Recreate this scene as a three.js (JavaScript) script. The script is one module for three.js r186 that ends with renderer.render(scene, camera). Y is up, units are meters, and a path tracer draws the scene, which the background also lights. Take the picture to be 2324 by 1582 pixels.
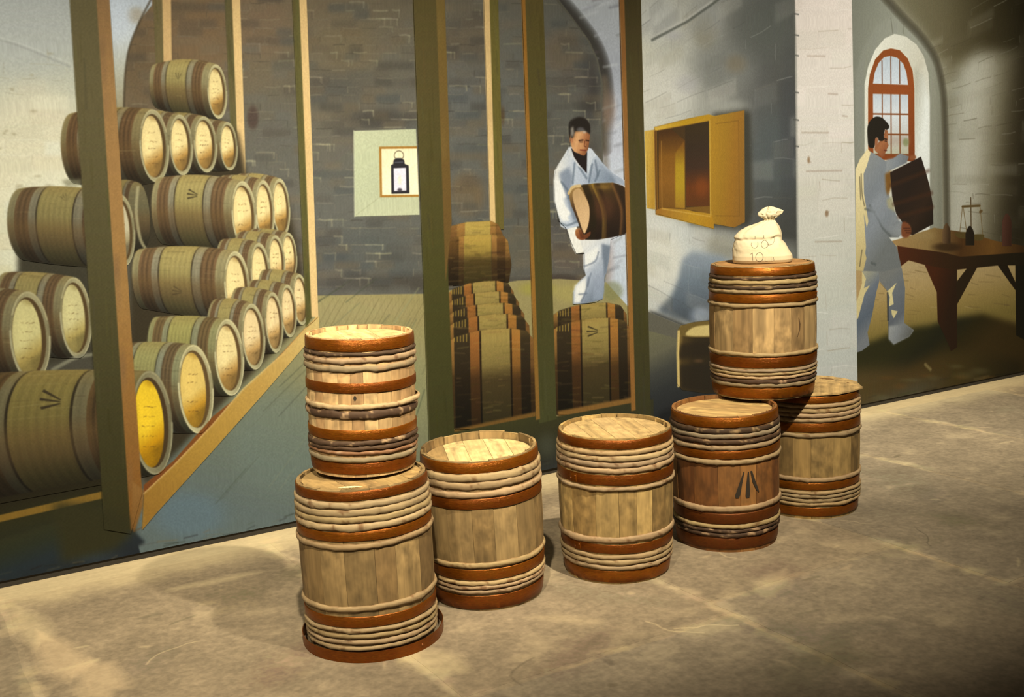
import * as THREE from 'three';
import { mergeVertices, mergeGeometries, toCreasedNormals } from 'three/addons/utils/BufferGeometryUtils.js';
import { RoundedBoxGeometry } from 'three/addons/geometries/RoundedBoxGeometry.js';
import { createNoise3D } from 'simplex-noise';

// ---------------------------------------------------------------- camera, lamps' numbers, exposure
const scene = new THREE.Scene();
scene.background = new THREE.Color(0x000000);
const camera = new THREE.PerspectiveCamera(2 * Math.atan(791 / 2500) * 180 / Math.PI, 2324 / 1582, 0.05, 60);
camera.position.set(0, 1.441, 0);
camera.rotation.set(-0.15736, 0, -0.04328);
scene.add(camera);
const renderer = new THREE.WebGLRenderer({ antialias: true });
renderer.toneMapping = THREE.LinearToneMapping;
renderer.toneMappingExposure = 1.0;
renderer.shadowMap.enabled = true;

const LAMP = new THREE.Color().setRGB(1, 0.84, 0.55);       // warm halogen
// the gallery's long wall: u runs along it, d away from it, both in metres
const WALL_O = new THREE.Vector3(-2.6, 0, -3.5129), WALL_TURN = Math.asin(0.51178667);
const wallD = new THREE.Vector3(0.85911257, 0, -0.51178667), wallN = new THREE.Vector3(0.51178667, 0, 0.85911257);
const at = (u, v, d) => WALL_O.clone().addScaledVector(wallD, u).addScaledVector(wallN, d).setY(v);
// track lamps: u, d, aim u, aim v, aim d, candela, half angle
const LAMPS = [
  [-0.35, 3.1, 0.75, 0.85, 0.0, 42, 0.62],
  [0.95, 3.1, 1.5, 0.7, 0.35, 58, 0.64],
  [2.5, 3.1, 3.1, 0.7, 0.45, 70, 0.7],
  [5.5, 3.1, 5.5, 1.0, 0.0, 96, 0.66],
];
const LAMP_H = 3.1;

// ---------------------------------------------------------------- helpers
let seed = 7;
const rnd = () => { seed = (seed * 1664525 + 1013904223) >>> 0; return seed / 4294967296; };
const reseed = (s) => { seed = s >>> 0; rnd(); rnd(); };
const rr = (a, b) => a + (b - a) * rnd();
const noise3 = createNoise3D((() => { let s = 99; return () => { s = (s * 1103515245 + 12345) & 0x7fffffff; return s / 0x7fffffff; }; })());
const fbm = (x, y, z, o = 4) => { let a = 0.5, f = 1, s = 0; for (let i = 0; i < o; i++) { s += a * noise3(x * f, y * f, z * f); a *= 0.5; f *= 2.03; } return s; };
const sstep = (a, b, x) => { const t = Math.min(1, Math.max(0, (x - a) / (b - a))); return t * t * (3 - 2 * t); };
const taken = {};
function numbered(n) { const k = taken[n] = (taken[n] ?? -1) + 1; return k ? `${n}_${String(k).padStart(3, '0')}` : n; }
function mesh(name, geo, mat, parent) {
  const m = new THREE.Mesh(geo, mat); m.name = numbered(name); m.castShadow = m.receiveShadow = true; (parent || scene).add(m); return m;
}
function thing(name, label, category, group) {
  const o = new THREE.Group(); o.name = numbered(name); o.userData = { label, category }; if (group) o.userData.group = group; scene.add(o); return o;
}
function struct(name, geo, mat) { const m = mesh(name, geo, mat); m.userData.kind = 'structure'; return m; }
const std = (c, rough, metal = 0, extra = {}) => new THREE.MeshStandardMaterial({ color: c, roughness: rough, metalness: metal, ...extra });
const lin = (r, g, b) => new THREE.Color().setRGB(r, g, b);
function dataTex(w, h, fn, srgb = true) {
  const d = new Uint8Array(w * h * 4);
  for (let y = 0; y < h; y++) for (let x = 0; x < w; x++) {
    const c = fn(x / w, y / h), i = (y * w + x) * 4;
    if (typeof c === 'number') d[i] = d[i + 1] = d[i + 2] = Math.max(0, Math.min(255, c * 255));
    else for (let k = 0; k < 3; k++) d[i + k] = Math.max(0, Math.min(255, c[k] * 255));
    d[i + 3] = 255;
  }
  const t = new THREE.DataTexture(d, w, h); t.magFilter = THREE.LinearFilter; t.minFilter = THREE.LinearMipmapLinearFilter; t.generateMipmaps = true;
  t.wrapS = t.wrapT = THREE.RepeatWrapping; if (srgb) t.colorSpace = THREE.SRGBColorSpace; t.needsUpdate = true; return t;
}
// periodic noise on the unit square
const pn = (x, y, fx, fy, z, o = 3) => { const a = x * 2 * Math.PI, b = y * 2 * Math.PI; return fbm(Math.cos(a) * fx + z, Math.sin(a) * fx, Math.cos(b) * fy + Math.sin(b) * fy * 1.7, o); };
// pixels of a finished canvas as a texture, first row at the bottom
function canvasData(d, w, h) {
  const o = new Uint8Array(w * h * 4); for (let y = 0; y < h; y++) o.set(d.subarray((h - 1 - y) * w * 4, (h - y) * w * 4), y * w * 4);
  const t = new THREE.DataTexture(o, w, h); t.magFilter = THREE.LinearFilter; t.minFilter = THREE.LinearMipmapLinearFilter; t.generateMipmaps = true; t.anisotropy = 8; t.colorSpace = THREE.SRGBColorSpace; t.needsUpdate = true; return t;
}
// ---------------------------------------------------------------- the mural: one flat painting on canvas panels
// Its drawing was measured on the photograph; this turns a measured point into metres on the painting (u along the wall, v up).
const mu = (x, y) => {
  const w = 1 - 1.8397058e-4 * x - 3.997394e-5 * y;
  return [(0.99745957 + 1.24227165e-3 * x - 1.9889303e-4 * y) / w, (2.11789362 - 3.3123366e-4 * x - 1.58408502e-3 * y) / w];
};
const MURAL_V0 = 0.029, MURAL_V1 = 2.66;
const SHEETS = [{ u0: 0.3, u1: 3.845 }, { u0: 3.845, u1: 7.3 }];      // two canvas lengths that meet beside a painted post
const CW = 2048, CH = 1600;
class Painter {
  constructor(s) {
    this.s = s; this.cv = document.createElement('canvas'); this.cv.width = CW; this.cv.height = CH; this.c = this.cv.getContext('2d');
  }
  m(x, y) { const [u, v] = mu(x, y); return [(u - this.s.u0) / (this.s.u1 - this.s.u0) * CW, (1 - (v - MURAL_V0) / (MURAL_V1 - MURAL_V0)) * CH]; }
  k(x, y) { const a = this.m(x, y), b = this.m(x + 6, y + 6); return Math.hypot(b[0] - a[0], b[1] - a[1]) / 8.485; }
  path(pts, smooth) {
    const c = this.c, q = (smooth ? spline(pts) : pts).map((p) => this.m(p[0], p[1]));
    c.beginPath(); q.forEach((p, i) => (i ? c.lineTo(p[0], p[1]) : c.moveTo(p[0], p[1]))); c.closePath();
  }
  fill(f) { return Array.isArray(f) ? (f.length <= 4 ? css(f) : this.lg(...f)) : f; }
  lg(x0, y0, x1, y1, ...stops) {
    const a = this.m(x0, y0), b = this.m(x1, y1), g = this.c.createLinearGradient(a[0], a[1], b[0], b[1]);
    stops.forEach((s, i) => (typeof s[0] === 'object' ? g.addColorStop(s[1], css(s[0])) : g.addColorStop(i / (stops.length - 1), css(s)))); return g;
  }
  paintOf(f) { return typeof f === 'function' ? f(this) : Array.isArray(f) && typeof f[0] === 'number' && f.length <= 4 ? css(f) : this.fill(f); }
  poly(pts, f, o = {}) {
    const c = this.c, r = (o.blur || 0) * this.k(pts[0][0], pts[0][1]); c.save();
    if (o.alpha != null) c.globalAlpha = o.alpha;
    if (r > 1.4) {                                                  // soft edge: drawn small on a scratch canvas, then laid down
      const q = (o.smooth ? spline(pts) : pts).map((p) => this.m(p[0], p[1])), M = r * 2.6, x0 = Math.max(0, Math.min(...q.map((p) => p[0])) - M), y0 = Math.max(0, Math.min(...q.map((p) => p[1])) - M), x1 = Math.min(CW, Math.max(...q.map((p) => p[0])) + M), y1 = Math.min(CH, Math.max(...q.map((p) => p[1])) + M);
      if (x1 - x0 > 1 && y1 - y0 > 1) {
        const z = Math.min(1, 2.4 / r), w = Math.ceil((x1 - x0) * z) + 1, h = Math.ceil((y1 - y0) * z) + 1, cv = document.createElement('canvas'), g = cv.getContext('2d'); cv.width = w; cv.height = h;
        g.filter = `blur(${(r * z).toFixed(2)}px)`; g.setTransform(z, 0, 0, z, -x0 * z, -y0 * z);
        const keep = this.c; this.c = g; this.path(pts, o.smooth); g.fillStyle = this.paintOf(f); g.fill(); this.c = keep;
        c.drawImage(cv, x0, y0, w / z, h / z);
      }
    } else { this.path(pts, o.smooth); c.fillStyle = this.paintOf(f); c.fill(); }
    c.restore();
  }
  line(pts, w, col, o = {}) {
    const c = this.c, k = this.k(pts[0][0], pts[0][1]), q = (o.smooth ? spline(pts, false) : pts).map((p) => this.m(p[0], p[1])); c.save();
    c.lineCap = o.cap || 'round'; c.lineJoin = 'round'; c.strokeStyle = css(col);
    c.beginPath(); q.forEach((p, i) => (i ? c.lineTo(p[0], p[1]) : c.moveTo(p[0], p[1])));
    const a = o.alpha ?? 1, bl = o.blur || 0, n = bl > 1.1 ? Math.min(7, 2 + Math.ceil(bl)) : 1;
    for (let i = 0; i < n; i++) { c.globalAlpha = n === 1 ? a : 1 - (1 - a) ** (1 / n * 1.15); c.lineWidth = Math.max(0.4, (w + (n === 1 ? 0 : bl * 2.2 * (1 - 2 * (i + 0.5) / n))) * k); c.stroke(); }
    c.restore();
  }
  spot(x, y, rx, ry, col, alpha, blur) {                            // a soft dab
    const b = blur ?? Math.min(rx, ry) * 0.5, c = this.c, o = this.m(x, y), e = this.m(x + rx + b * 0.9, y), v = this.m(x, y + ry + b * 0.9); c.save();
    c.transform(e[0] - o[0], e[1] - o[1], v[0] - o[0], v[1] - o[1], o[0], o[1]); c.globalAlpha = alpha;
    const g = c.createRadialGradient(0, 0, 0, 0, 0, 1), s = Math.max(0, 1 - 1.9 * b / (Math.min(rx, ry) + b * 0.9)); g.addColorStop(0, css(col)); g.addColorStop(s, css(col)); for (let i = 1; i <= 5; i++) { const t = i / 5; g.addColorStop(s + (1 - s) * t, css([col[0], col[1], col[2], 1 - t * t * (3 - 2 * t)])); }
    c.fillStyle = g; c.fillRect(-1, -1, 2, 2); c.restore();
  }
  clip(pts, fn, smooth) { const c = this.c; c.save(); this.path(pts, smooth); c.clip(); fn(); c.restore(); }
}
const css = (c) => (typeof c === 'string' ? c : `rgba(${c[0] | 0},${c[1] | 0},${c[2] | 0},${c[3] ?? 1})`);
const mul = (c, k, add = 0) => [Math.min(255, c[0] * k + add), Math.min(255, c[1] * k + add), Math.min(255, c[2] * k + add)];
const mixc = (a, b, t) => [a[0] + (b[0] - a[0]) * t, a[1] + (b[1] - a[1]) * t, a[2] + (b[2] - a[2]) * t];
const oval = (x, y, rx, ry, k = 0, n = 36) => Array.from({ length: n }, (_, i) => { const t = i / n * 2 * Math.PI; return [x + rx * Math.cos(t) + k * ry * Math.sin(t), y + ry * Math.sin(t)]; });
function spline(p, closed = true, n = 6) {
  const o = [], L = p.length, g = (i) => (closed ? p[(i + L) % L] : p[Math.max(0, Math.min(L - 1, i))]);
  for (let i = 0; i < (closed ? L : L - 1); i++) for (let j = 0; j < n; j++) {
    const t = j / n, a = g(i - 1), b = g(i), c = g(i + 1), d = g(i + 2);
    o.push([0, 1].map((k) => 0.5 * (2 * b[k] + (c[k] - a[k]) * t + (2 * a[k] - 5 * b[k] + 4 * c[k] - d[k]) * t * t + (3 * b[k] - a[k] - 3 * c[k] + d[k]) * t * t * t)));
  }
  if (!closed) o.push(p[L - 1]); return o;
}
function hull(pts) {
  const s = [...pts].sort((a, b) => a[0] - b[0] || a[1] - b[1]), cr = (o, a, b) => (a[0] - o[0]) * (b[1] - o[1]) - (a[1] - o[1]) * (b[0] - o[0]);
  const half = (l) => { const h = []; for (const q of l) { while (h.length > 1 && cr(h[h.length - 2], h[h.length - 1], q) <= 0) h.pop(); h.push(q); } h.pop(); return h; };
  return [...half(s), ...half(s.reverse())];
}
// painted subjects, in the order they were painted: [name, outline, children, label]
const SUBJECTS = [];
const subject = (name, outline, label, kids = []) => SUBJECTS.push({ name, outline, label, kids });

// brick or block courses: f(i) gives the left and right end of a course line
function courses(P, clipPts, n, f, len, o) {
  P.clip(clipPts, () => {
    for (let i = 0; i < n; i++) {
      const [a, b] = f(i), [a2, b2] = f(i + 1), L = Math.hypot(b[0] - a[0], b[1] - a[1]); let s = rr(-len, 0);
      const pt = (t, w) => [a[0] + (b[0] - a[0]) * t + ((a2[0] + (b2[0] - a2[0]) * t) - (a[0] + (b[0] - a[0]) * t)) * w, a[1] + (b[1] - a[1]) * t + ((a2[1] + (b2[1] - a2[1]) * t) - (a[1] + (b[1] - a[1]) * t)) * w];
      while (s < L) {
        const l = len * rr(0.7, 1.35), t0 = s / L, t1 = Math.min(1, (s + l) / L), wob = () => rr(-0.08, 0.08);
        if (rnd() < o.tone) P.poly([pt(t0, wob()), pt(t1, wob()), pt(t1, 1 + wob()), pt(t0, 1 + wob())], o.tones[Math.floor(rnd() * o.tones.length)], { alpha: rr(0.1, o.toneA ?? 0.45), blur: o.blur ?? 3 });
        if (rnd() < o.bed) P.line([pt(t0 + rr(0, 0.2) * (t1 - t0), wob()), pt((t0 + t1) / 2, wob()), pt(t1 - rr(0, 0.3) * (t1 - t0), wob())], rr(o.w * 0.5, o.w), o.mortar[Math.floor(rnd() * o.mortar.length)], { alpha: rr(0.15, o.mA ?? 0.6), blur: 0.6 });
        if (rnd() < o.head) P.line([pt(t1, 0.05), pt(t1 + rr(-0.02, 0.02) * len / L, rr(0.5, 0.95))], rr(o.w * 0.5, o.w), o.mortar[Math.floor(rnd() * o.mortar.length)], { alpha: rr(0.1, (o.mA ?? 0.6) * 0.9), blur: 0.6 });
        s += l;
      }
    }
  });
}
const CK = { wood: [134, 120, 70], withy: [86, 66, 42], hoop: [118, 110, 84], end: [122, 112, 76], line: [52, 44, 30], dark: [58, 52, 38] };
const BANDS = [[0, 'end'], [0.06, 'withy'], [0.21, 'hoop'], [0.275, 'line'], [0.29, 'wood'], [0.64, 'line'], [0.655, 'hoop'], [0.73, 'withy'], [0.9, 'end']];
// a lying cask: f and b are the head's and the far end's ovals
function cask(P, f, b, o = {}) {
  const k = o.k ?? 0.06, bulge = o.bulge ?? 0.08, lit = o.lit ?? 1, N = o.N ?? 70, tint = o.tint || [1, 1, 1], all = [];
  const at2 = (t) => { const g = 1 + bulge * 4 * t * (1 - t); return [b[0] + (f[0] - b[0]) * t, b[1] + (f[1] - b[1]) * t - (o.sag || 0) * 4 * t * (1 - t), (b[2] + (f[2] - b[2]) * t) * g, (b[3] + (f[3] - b[3]) * t) * g]; };
  for (let i = 0; i <= N; i++) {
    const t = i / N, e = at2(t), pts = oval(e[0], e[1], e[2], e[3], k, 40); all.push(...pts);
    let kind = 'wood'; for (const [s, n] of o.bands || BANDS) if (t >= s) kind = n;
    let c = CK[kind].map((v, j) => v * tint[j]); const j1 = kind === 'withy' ? 0.82 + 0.36 * Math.abs(Math.sin(i * 2.3)) : 1 + 0.05 * Math.sin(i * 1.7);
    c = mul(c, lit * j1);
    const g = [e[0] - k * e[3], e[1] - e[3], e[0] + k * e[3], e[1] + e[3], [mul(mixc(c, [196, 160, 84], kind === 'withy' ? 0.1 : 0.3), 1.0), 0], [mul(c, 1.2), 0.14], [mul(c, 1.1), 0.36], [mixc(mul(c, 0.9), [118, 88, 48], 0.4), 0.52], [mixc(mul(c, 0.72), [92, 68, 40], 0.45), 0.68], [mul(c, 0.48), 0.86], [mul(c, 0.3), 1]];
    P.poly(pts, g);
  }
  const outline = hull(all);
  P.clip(outline, () => {                                             // brushed grain along the staves
    for (let i = 0; i < 26; i++) {
      const th = rr(-Math.PI, 0.4) * 0.96, pts = []; const t0 = rr(0.02, 0.8), t1 = Math.min(0.97, t0 + rr(0.08, 0.3));
      for (let j = 0; j <= 6; j++) { const e = at2(t0 + (t1 - t0) * j / 6); pts.push([e[0] + e[2] * Math.cos(th) + k * e[3] * Math.sin(th), e[1] + e[3] * Math.sin(th)]); }
      P.line(pts, rr(0.8, 2.6), rnd() < 0.5 ? [40, 30, 16] : [176, 158, 100], { alpha: rr(0.05, 0.22), blur: 0.8 });
    }
  });
  if (o.head !== false) {
    const [x, y, rx, ry] = f, hc = o.hc || [226, 202, 134], hs = o.hs || [176, 134, 66];
    P.poly(oval(x, y, rx, ry, k), [x - rx, y, x + rx, y, [mul([150, 140, 96], lit), 0], [mul([188, 176, 126], lit), 0.55], [mul([142, 132, 92], lit), 1]]);
    P.line(oval(x, y, rx * 0.97, ry * 0.985, k, 48).slice(0, 26), Math.max(1.5, rx * 0.09), mul([212, 202, 150], lit), { alpha: 0.75, blur: 0.8 });
    P.line(oval(x, y, rx * 0.95, ry * 0.975, k, 48).slice(28, 46), Math.max(1.5, rx * 0.08), mul([206, 192, 136], lit), { alpha: 0.8, blur: 0.8 });
    P.poly(oval(x - rx * 0.05, y, rx * 0.84, ry * 0.87, k), mul([92, 70, 38], lit));
    const h = oval(x - rx * 0.15, y + ry * 0.02, rx * 0.72, ry * 0.84, k);
    P.poly(h, [x - rx * 0.8, y - ry * 0.3, x + rx * 0.62, y + ry * 0.4, [mul(hc, 1.0), 0], [hc, 0.5], [hs, 0.85], [mul(hs, 0.72), 1]], { blur: 0.8 });
    P.clip(h, () => {
      P.spot(x - rx * 0.25, y + ry * 0.68, rx * 0.35, ry * 0.2, mul(hs, 0.95), 0.5); P.spot(x - rx * 0.35, y - ry * 0.1, rx * 0.3, ry * 0.45, mul(hc, 1.08), 0.6);
      P.spot(x + rx * 0.1, y - ry * 0.82, rx * 0.6, ry * 0.14, mul(hs, 0.8), 0.55);
      if (ry > 50) for (let i = 0; i < 5; i++) { const yy = y - ry * 0.32 + i * ry * 0.2 + rr(-3, 3); if (i === 2 && rnd() < 0.5) continue; let xx = x - rx * rr(0.5, 0.4); while (xx < x + rx * 0.15) { const w = rr(0.05, 0.16) * rx; P.line([[xx, yy + rr(-1.5, 1.5)], [xx + w, yy + rr(-2.5, 1.5)]], rr(1, 2), [74, 50, 22], { alpha: rr(0.3, 0.75), blur: 0.4 }); xx += w + rr(2, 5); } }
    });
    subject('painted_barrel', outline, o.label, [['painted_barrel_head', oval(x, y, rx, ry, k, 30)]]);
  } else subject('painted_barrel', outline, o.label);
}
function arrowMark(P, x, y, s, rot, al = 0.8) {
  const R = (px, py) => [x + (px * Math.cos(rot) - py * Math.sin(rot)) * s, y + (px * Math.sin(rot) + py * Math.cos(rot)) * s];
  P.poly([R(-0.12, -1), R(0.12, -1), R(0.04, 0.8), R(-0.04, 0.8)], [40, 32, 20], { alpha: al, blur: 0.8 });
  P.poly([R(-0.9, -0.75), R(-0.68, -0.9), R(-0.12, 0.75), R(-0.2, 0.85)], [40, 32, 20], { alpha: al, blur: 0.8 });
  P.poly([R(0.9, -0.75), R(0.68, -0.9), R(0.12, 0.75), R(0.2, 0.85)], [40, 32, 20], { alpha: al, blur: 0.8 });
}
// a cask seen side on: outline and bands from left to right [x at top, x at bottom, colour]
function sideCask(P, outline, bands, y0, y1, o = {}) {
  P.poly(outline, [60, 48, 26], {});
  P.clip(outline, () => {
    for (const [xa, xb, xa2, xb2, c] of bands)
      P.poly([[xa, y0 - 60], [xb, y0 - 60], [(xb + xb2) / 2, (y0 + y1) / 2], [xb2, y1 + 20], [xa2, y1 + 20], [(xa + xa2) / 2, (y0 + y1) / 2]],
        [(xa + xb) / 2, y0, (xa2 + xb2) / 2, y1, [mixc(c, [190, 150, 70], 0.25), 0], [mul(c, 1.05), 0.1], [mul(c, 0.85), 0.35], [mixc(mul(c, 0.5), [60, 40, 20], 0.3), o.fall ?? 0.62], [mul(c, 0.34), 0.85], [mul(c, 0.25), 1]], { blur: 0.7 });
    for (let i = 0; i < 110; i++) { const x = rr(outline[0][0], o.x1), y = rr(y0, y1); P.line([[x, y], [x + rr(6, 36), y + rr(-4, 2)]], rr(1, 3.5), rnd() < 0.55 ? [30, 22, 10] : [170, 138, 70], { alpha: rr(0.05, 0.2), blur: 1.2 }); }
  }, o.smooth);
  subject('painted_barrel', outline, o.label);
}
function post(P, face, strip, fc, sc, name, label, order) {
  P.poly(face, [face[0][0], face[0][1], face[2][0], face[2][1], ...fc]);
  P.clip(face, () => { for (let i = 0; i < 30; i++) { const t = rnd(), y = rr(face[0][1], face[3][1]), x = face[0][0] + (face[1][0] - face[0][0]) * t + (face[3][0] - face[0][0]) * (y - face[0][1]) / (face[3][1] - face[0][1]); P.line([[x, y], [x + 4, y + rr(30, 120)]], rr(1.5, 5), rnd() < 0.5 ? [30, 28, 14] : [110, 98, 50], { alpha: rr(0.04, 0.14), blur: 1.5 }); } });
  if (strip) { P.poly(strip, [strip[0][0], strip[0][1], strip[2][0], strip[2][1], ...sc]); P.clip(strip, () => { for (let i = 0; i < 10; i++) { const y = rr(strip[0][1], strip[3][1]); P.spot(strip[0][0] + (strip[3][0] - strip[0][0]) * (y - strip[0][1]) / (strip[3][1] - strip[0][1]) + 6, y, 8, 50, mul(sc[0], rr(0.85, 1.1)), 0.25, 6); } }); }
  subject('painted_post', hull([...face, ...(strip || [])]), label, strip ? [['painted_post_edge', strip]] : []);
}
function paintMural(P) {
  reseed(4242);
  const c = P.c;
  P.poly([[-500, -500], [3200, -500], [3200, 1700], [-500, 1700]], [92, 88, 72]);
  // --- left: whitewashed vault wall
  const leftWall = [[-400, -400], [300, -400], [345, 10], [315, 50], [292, 110], [282, 180], [280, 260], [290, 700], [290, 1300], [-400, 1300]];
  P.poly(leftWall, [0, -40, 120, 620, [150, 152, 142], [186, 184, 158], [214, 206, 166], [206, 198, 156]]);
  P.spot(60, 60, 160, 110, [176, 178, 166], 0.6, 50); P.spot(70, 330, 120, 130, [220, 208, 170], 0.6, 50); P.spot(120, 520, 110, 140, [214, 212, 178], 0.6, 40);
  courses(P, leftWall, 16, (i) => [[-300, 90 + i * 37], [300, 118 + i * 34]], 70, { tone: 0.5, tones: [[226, 218, 182], [190, 184, 148], [206, 190, 152], [222, 224, 200]], toneA: 0.4, bed: 0.5, head: 0.3, w: 2, mortar: [[150, 138, 100], [232, 226, 196], [120, 108, 76]], mA: 0.45 });
  P.line([[-200, 60], [0, 90], [157, 150]], 4, [150, 152, 140], { alpha: 0.6, blur: 2, smooth: true }); P.line([[-200, 52], [0, 84], [157, 142]], 3, [210, 208, 188], { alpha: 0.3, blur: 1.5, smooth: true });
  for (let i = 0; i < 14; i++) P.spot(rr(0, 150), rr(120, 560), rr(4, 12), rr(2, 4), [140, 128, 92], 0.4, 3);
  P.poly([[240, -60], [360, -60], [345, 10], [315, 45], [296, 100], [284, 160], [280, 250], [262, 260], [250, 100]], [250, 0, 300, 240, [182, 188, 186], [196, 200, 192], [176, 174, 150], [150, 140, 106]]);
  P.spot(308, 34, 22, 18, [160, 148, 120], 0.7, 10); P.spot(270, 40, 26, 60, [198, 204, 204], 0.7, 16);
  // --- the brick end wall with its arch
  const endWall = [[350, -300], [1235, -300], [1262, 0], [1296, 40], [1334, 92], [1354, 134], [1365, 190], [1364, 262], [1368, 420], [1372, 648], [960, 668], [715, 672], [560, 700], [282, 560], [280, 240], [283, 170], [292, 110], [316, 48], [345, 12]];
  P.poly(endWall, [400, 0, 900, 660, [118, 98, 70], [104, 94, 72], [98, 96, 84], [94, 92, 80]]);
  P.clip(endWall, () => {
    P.spot(430, 60, 130, 130, [116, 92, 62], 0.8, 60); P.spot(330, 160, 60, 120, [96, 78, 52], 0.7, 40); P.spot(600, 60, 60, 70, [120, 98, 72], 0.6, 30);
    P.spot(780, 110, 80, 60, [112, 98, 70], 0.7, 34); P.spot(620, 330, 80, 120, [94, 92, 80], 0.7, 40); P.spot(760, 200, 120, 40, [80, 76, 66], 0.6, 30);
    P.spot(860, 270, 110, 24, [62, 58, 50], 0.7, 16); P.spot(740, 600, 90, 70, [86, 84, 76], 0.7, 30); P.spot(840, 570, 100, 60, [82, 84, 76], 0.6, 30); P.spot(660, 560, 40, 100, [104, 86, 64], 0.5, 30);
    P.spot(1060, 90, 60, 80, [92, 80, 62], 0.7, 30); P.spot(1060, 200, 50, 60, [96, 96, 88], 0.6, 24); P.spot(1060, 440, 40, 50, [112, 92, 62], 0.8, 18); P.spot(1160, 250, 30, 120, [100, 100, 90], 0.6, 20);
    P.spot(1280, 120, 50, 60, [112, 94, 70], 0.6, 24); P.spot(1340, 200, 22, 110, [58, 54, 50], 0.85, 16); P.spot(1300, 190, 40, 40, [90, 84, 74], 0.6, 20); P.spot(1290, 560, 60, 60, [96, 82, 68], 0.7, 24); P.spot(1330, 400, 40, 130, [76, 70, 62], 0.7, 24); P.spot(1270, 480, 24, 80, [72, 74, 72], 0.7, 20);
    P.spot(1160, 560, 40, 70, [92, 86, 68], 0.6, 24); P.spot(1000, 640, 330, 20, [60, 52, 42], 0.55, 12); P.spot(1270, 640, 90, 18, [62, 48, 38], 0.7, 8);
    P.spot(574, 266, 13, 32, [74, 58, 48], 0.85, 5); P.spot(1140, 262, 6, 28, [84, 62, 36], 0.8, 4);
  });
  courses(P, endWall, 37, (i) => [[270, -14 + i * 19.2], [1380, -10 + i * 18.6]], 44, { tone: 0.55, tones: [[62, 58, 50], [104, 88, 62], [98, 96, 84], [76, 68, 56], [112, 98, 74], [68, 72, 68]], toneA: 0.5, bed: 0.5, head: 0.45, w: 2.4, mortar: [[140, 130, 100], [120, 114, 92], [150, 140, 106], [50, 46, 38], [58, 52, 42]], mA: 0.42, blur: 4 });
  for (let i = 0; i < 420; i++) {
    const x = rr(470, 1340), row = Math.round(rr(0, 35)), y = row * 19 + 4, v = fbm(x / 150, y / 120, 3, 2); if (v < 0.02) continue;
    const l = rr(12, 40), al = rr(0.15, 0.35) + 0.4 * v, cl = rnd() < 0.6 ? [176, 166, 124] : [150, 142, 112];
    P.line([[x, y + rr(-1, 1)], [x + l / 2, y + rr(-2, 2)], [x + l, y + rr(-1, 1)]], rr(1.8, 3.6), cl, { alpha: al * 0.85, blur: 1.3 }); if (rnd() < 0.7) P.line([[x + l, y], [x + l + rr(-1, 1), y + rr(9, 17)]], rr(1.8, 3.4), cl, { alpha: al * 0.8, blur: 1.3 });
  }
  P.line([[352, -20], [318, 46], [294, 106], [284, 170], [281, 260]], 4, [64, 54, 38], { alpha: 0.7, blur: 1.5, smooth: true });
  // --- whitewashed band right of the arch
  const band = [[1262, -10], [1300, 40], [1338, 92], [1357, 134], [1368, 190], [1366, 262], [1370, 420], [1374, 648], [1430, 700], [1430, -10]];
  P.poly(band, [1360, 0, 1420, 620, [186, 188, 182], [166, 168, 168], [190, 194, 196], [206, 208, 206], [190, 196, 196]]);
  P.clip(band, () => {
    P.line([[1258, -10], [1304, 42], [1344, 96], [1366, 150], [1374, 210], [1372, 330]], 30, [48, 44, 38], { alpha: 0.85, blur: 10, smooth: true });
    P.line([[1372, 180], [1374, 300], [1374, 420], [1376, 640]], 14, [120, 100, 80], { alpha: 0.6, blur: 7 }); P.spot(1384, 250, 14, 60, [168, 136, 110], 0.5, 10); P.spot(1396, 320, 16, 60, [196, 196, 196], 0.7, 12); P.spot(1384, 590, 10, 90, [176, 160, 150], 0.6, 8);
    for (let i = 0; i < 70; i++) { const y = rr(0, 640), x = rr(1300, 1400); P.line([[x, y], [x + rr(15, 40), y - rr(4, 20)]], rr(1.5, 5), rnd() < 0.6 ? [96, 94, 92] : [216, 216, 208], { alpha: rr(0.12, 0.4), blur: 3 }); }
    P.spot(1390, 460, 20, 90, [206, 208, 208], 0.6, 14);
  });
  // --- painted floor, far part then the grey-green aisle
  P.poly([[560, 705], [715, 670], [960, 666], [1175, 636], [1270, 632], [1376, 640], [1430, 700], [1480, 760], [1480, 1240], [300, 1500], [300, 1190]], [840, 660, 640, 1180, [152, 138, 86], [150, 140, 92], [126, 124, 88], [106, 112, 92], [96, 106, 98]]);
  P.spot(830, 700, 130, 26, [160, 146, 96], 0.6, 14); P.spot(1220, 655, 50, 16, [156, 146, 62], 0.7, 8); P.spot(1300, 665, 60, 20, [166, 152, 84], 0.7, 10); P.spot(1390, 660, 24, 22, [120, 122, 76], 0.6, 8);
  P.spot(640, 1000, 110, 120, [108, 120, 106], 0.5, 40); P.spot(430, 1170, 90, 50, [96, 116, 122], 0.6, 24); P.spot(940, 880, 30, 120, [136, 136, 92], 0.6, 20);
  for (let i = 0; i < 46; i++) { const ty = rr(680, 1230), sx = i % 2 ? rr(330, 700) : rr(700, 960), f = (t) => [sx + (1100 - sx) * t, ty + (440 - ty) * t]; if (ty < 900 && sx < 560) continue; const t = rr(0, 0.12), L = rr(0.08, 0.26); P.line([f(t), f(t + L)], rr(1, 2.6), rnd() < 0.85 ? [62, 66, 50] : [140, 138, 100], { alpha: rr(0.15, 0.5), blur: 1.2 }); }
  for (let i = 0; i < 16; i++) { const x = 740 + i * 15; P.line([[x - 22, 745], [x + 2, 700], [x + 16, 676]], rr(1, 2), [104, 92, 56], { alpha: rr(0.2, 0.5), blur: 0.8 }); }
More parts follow.
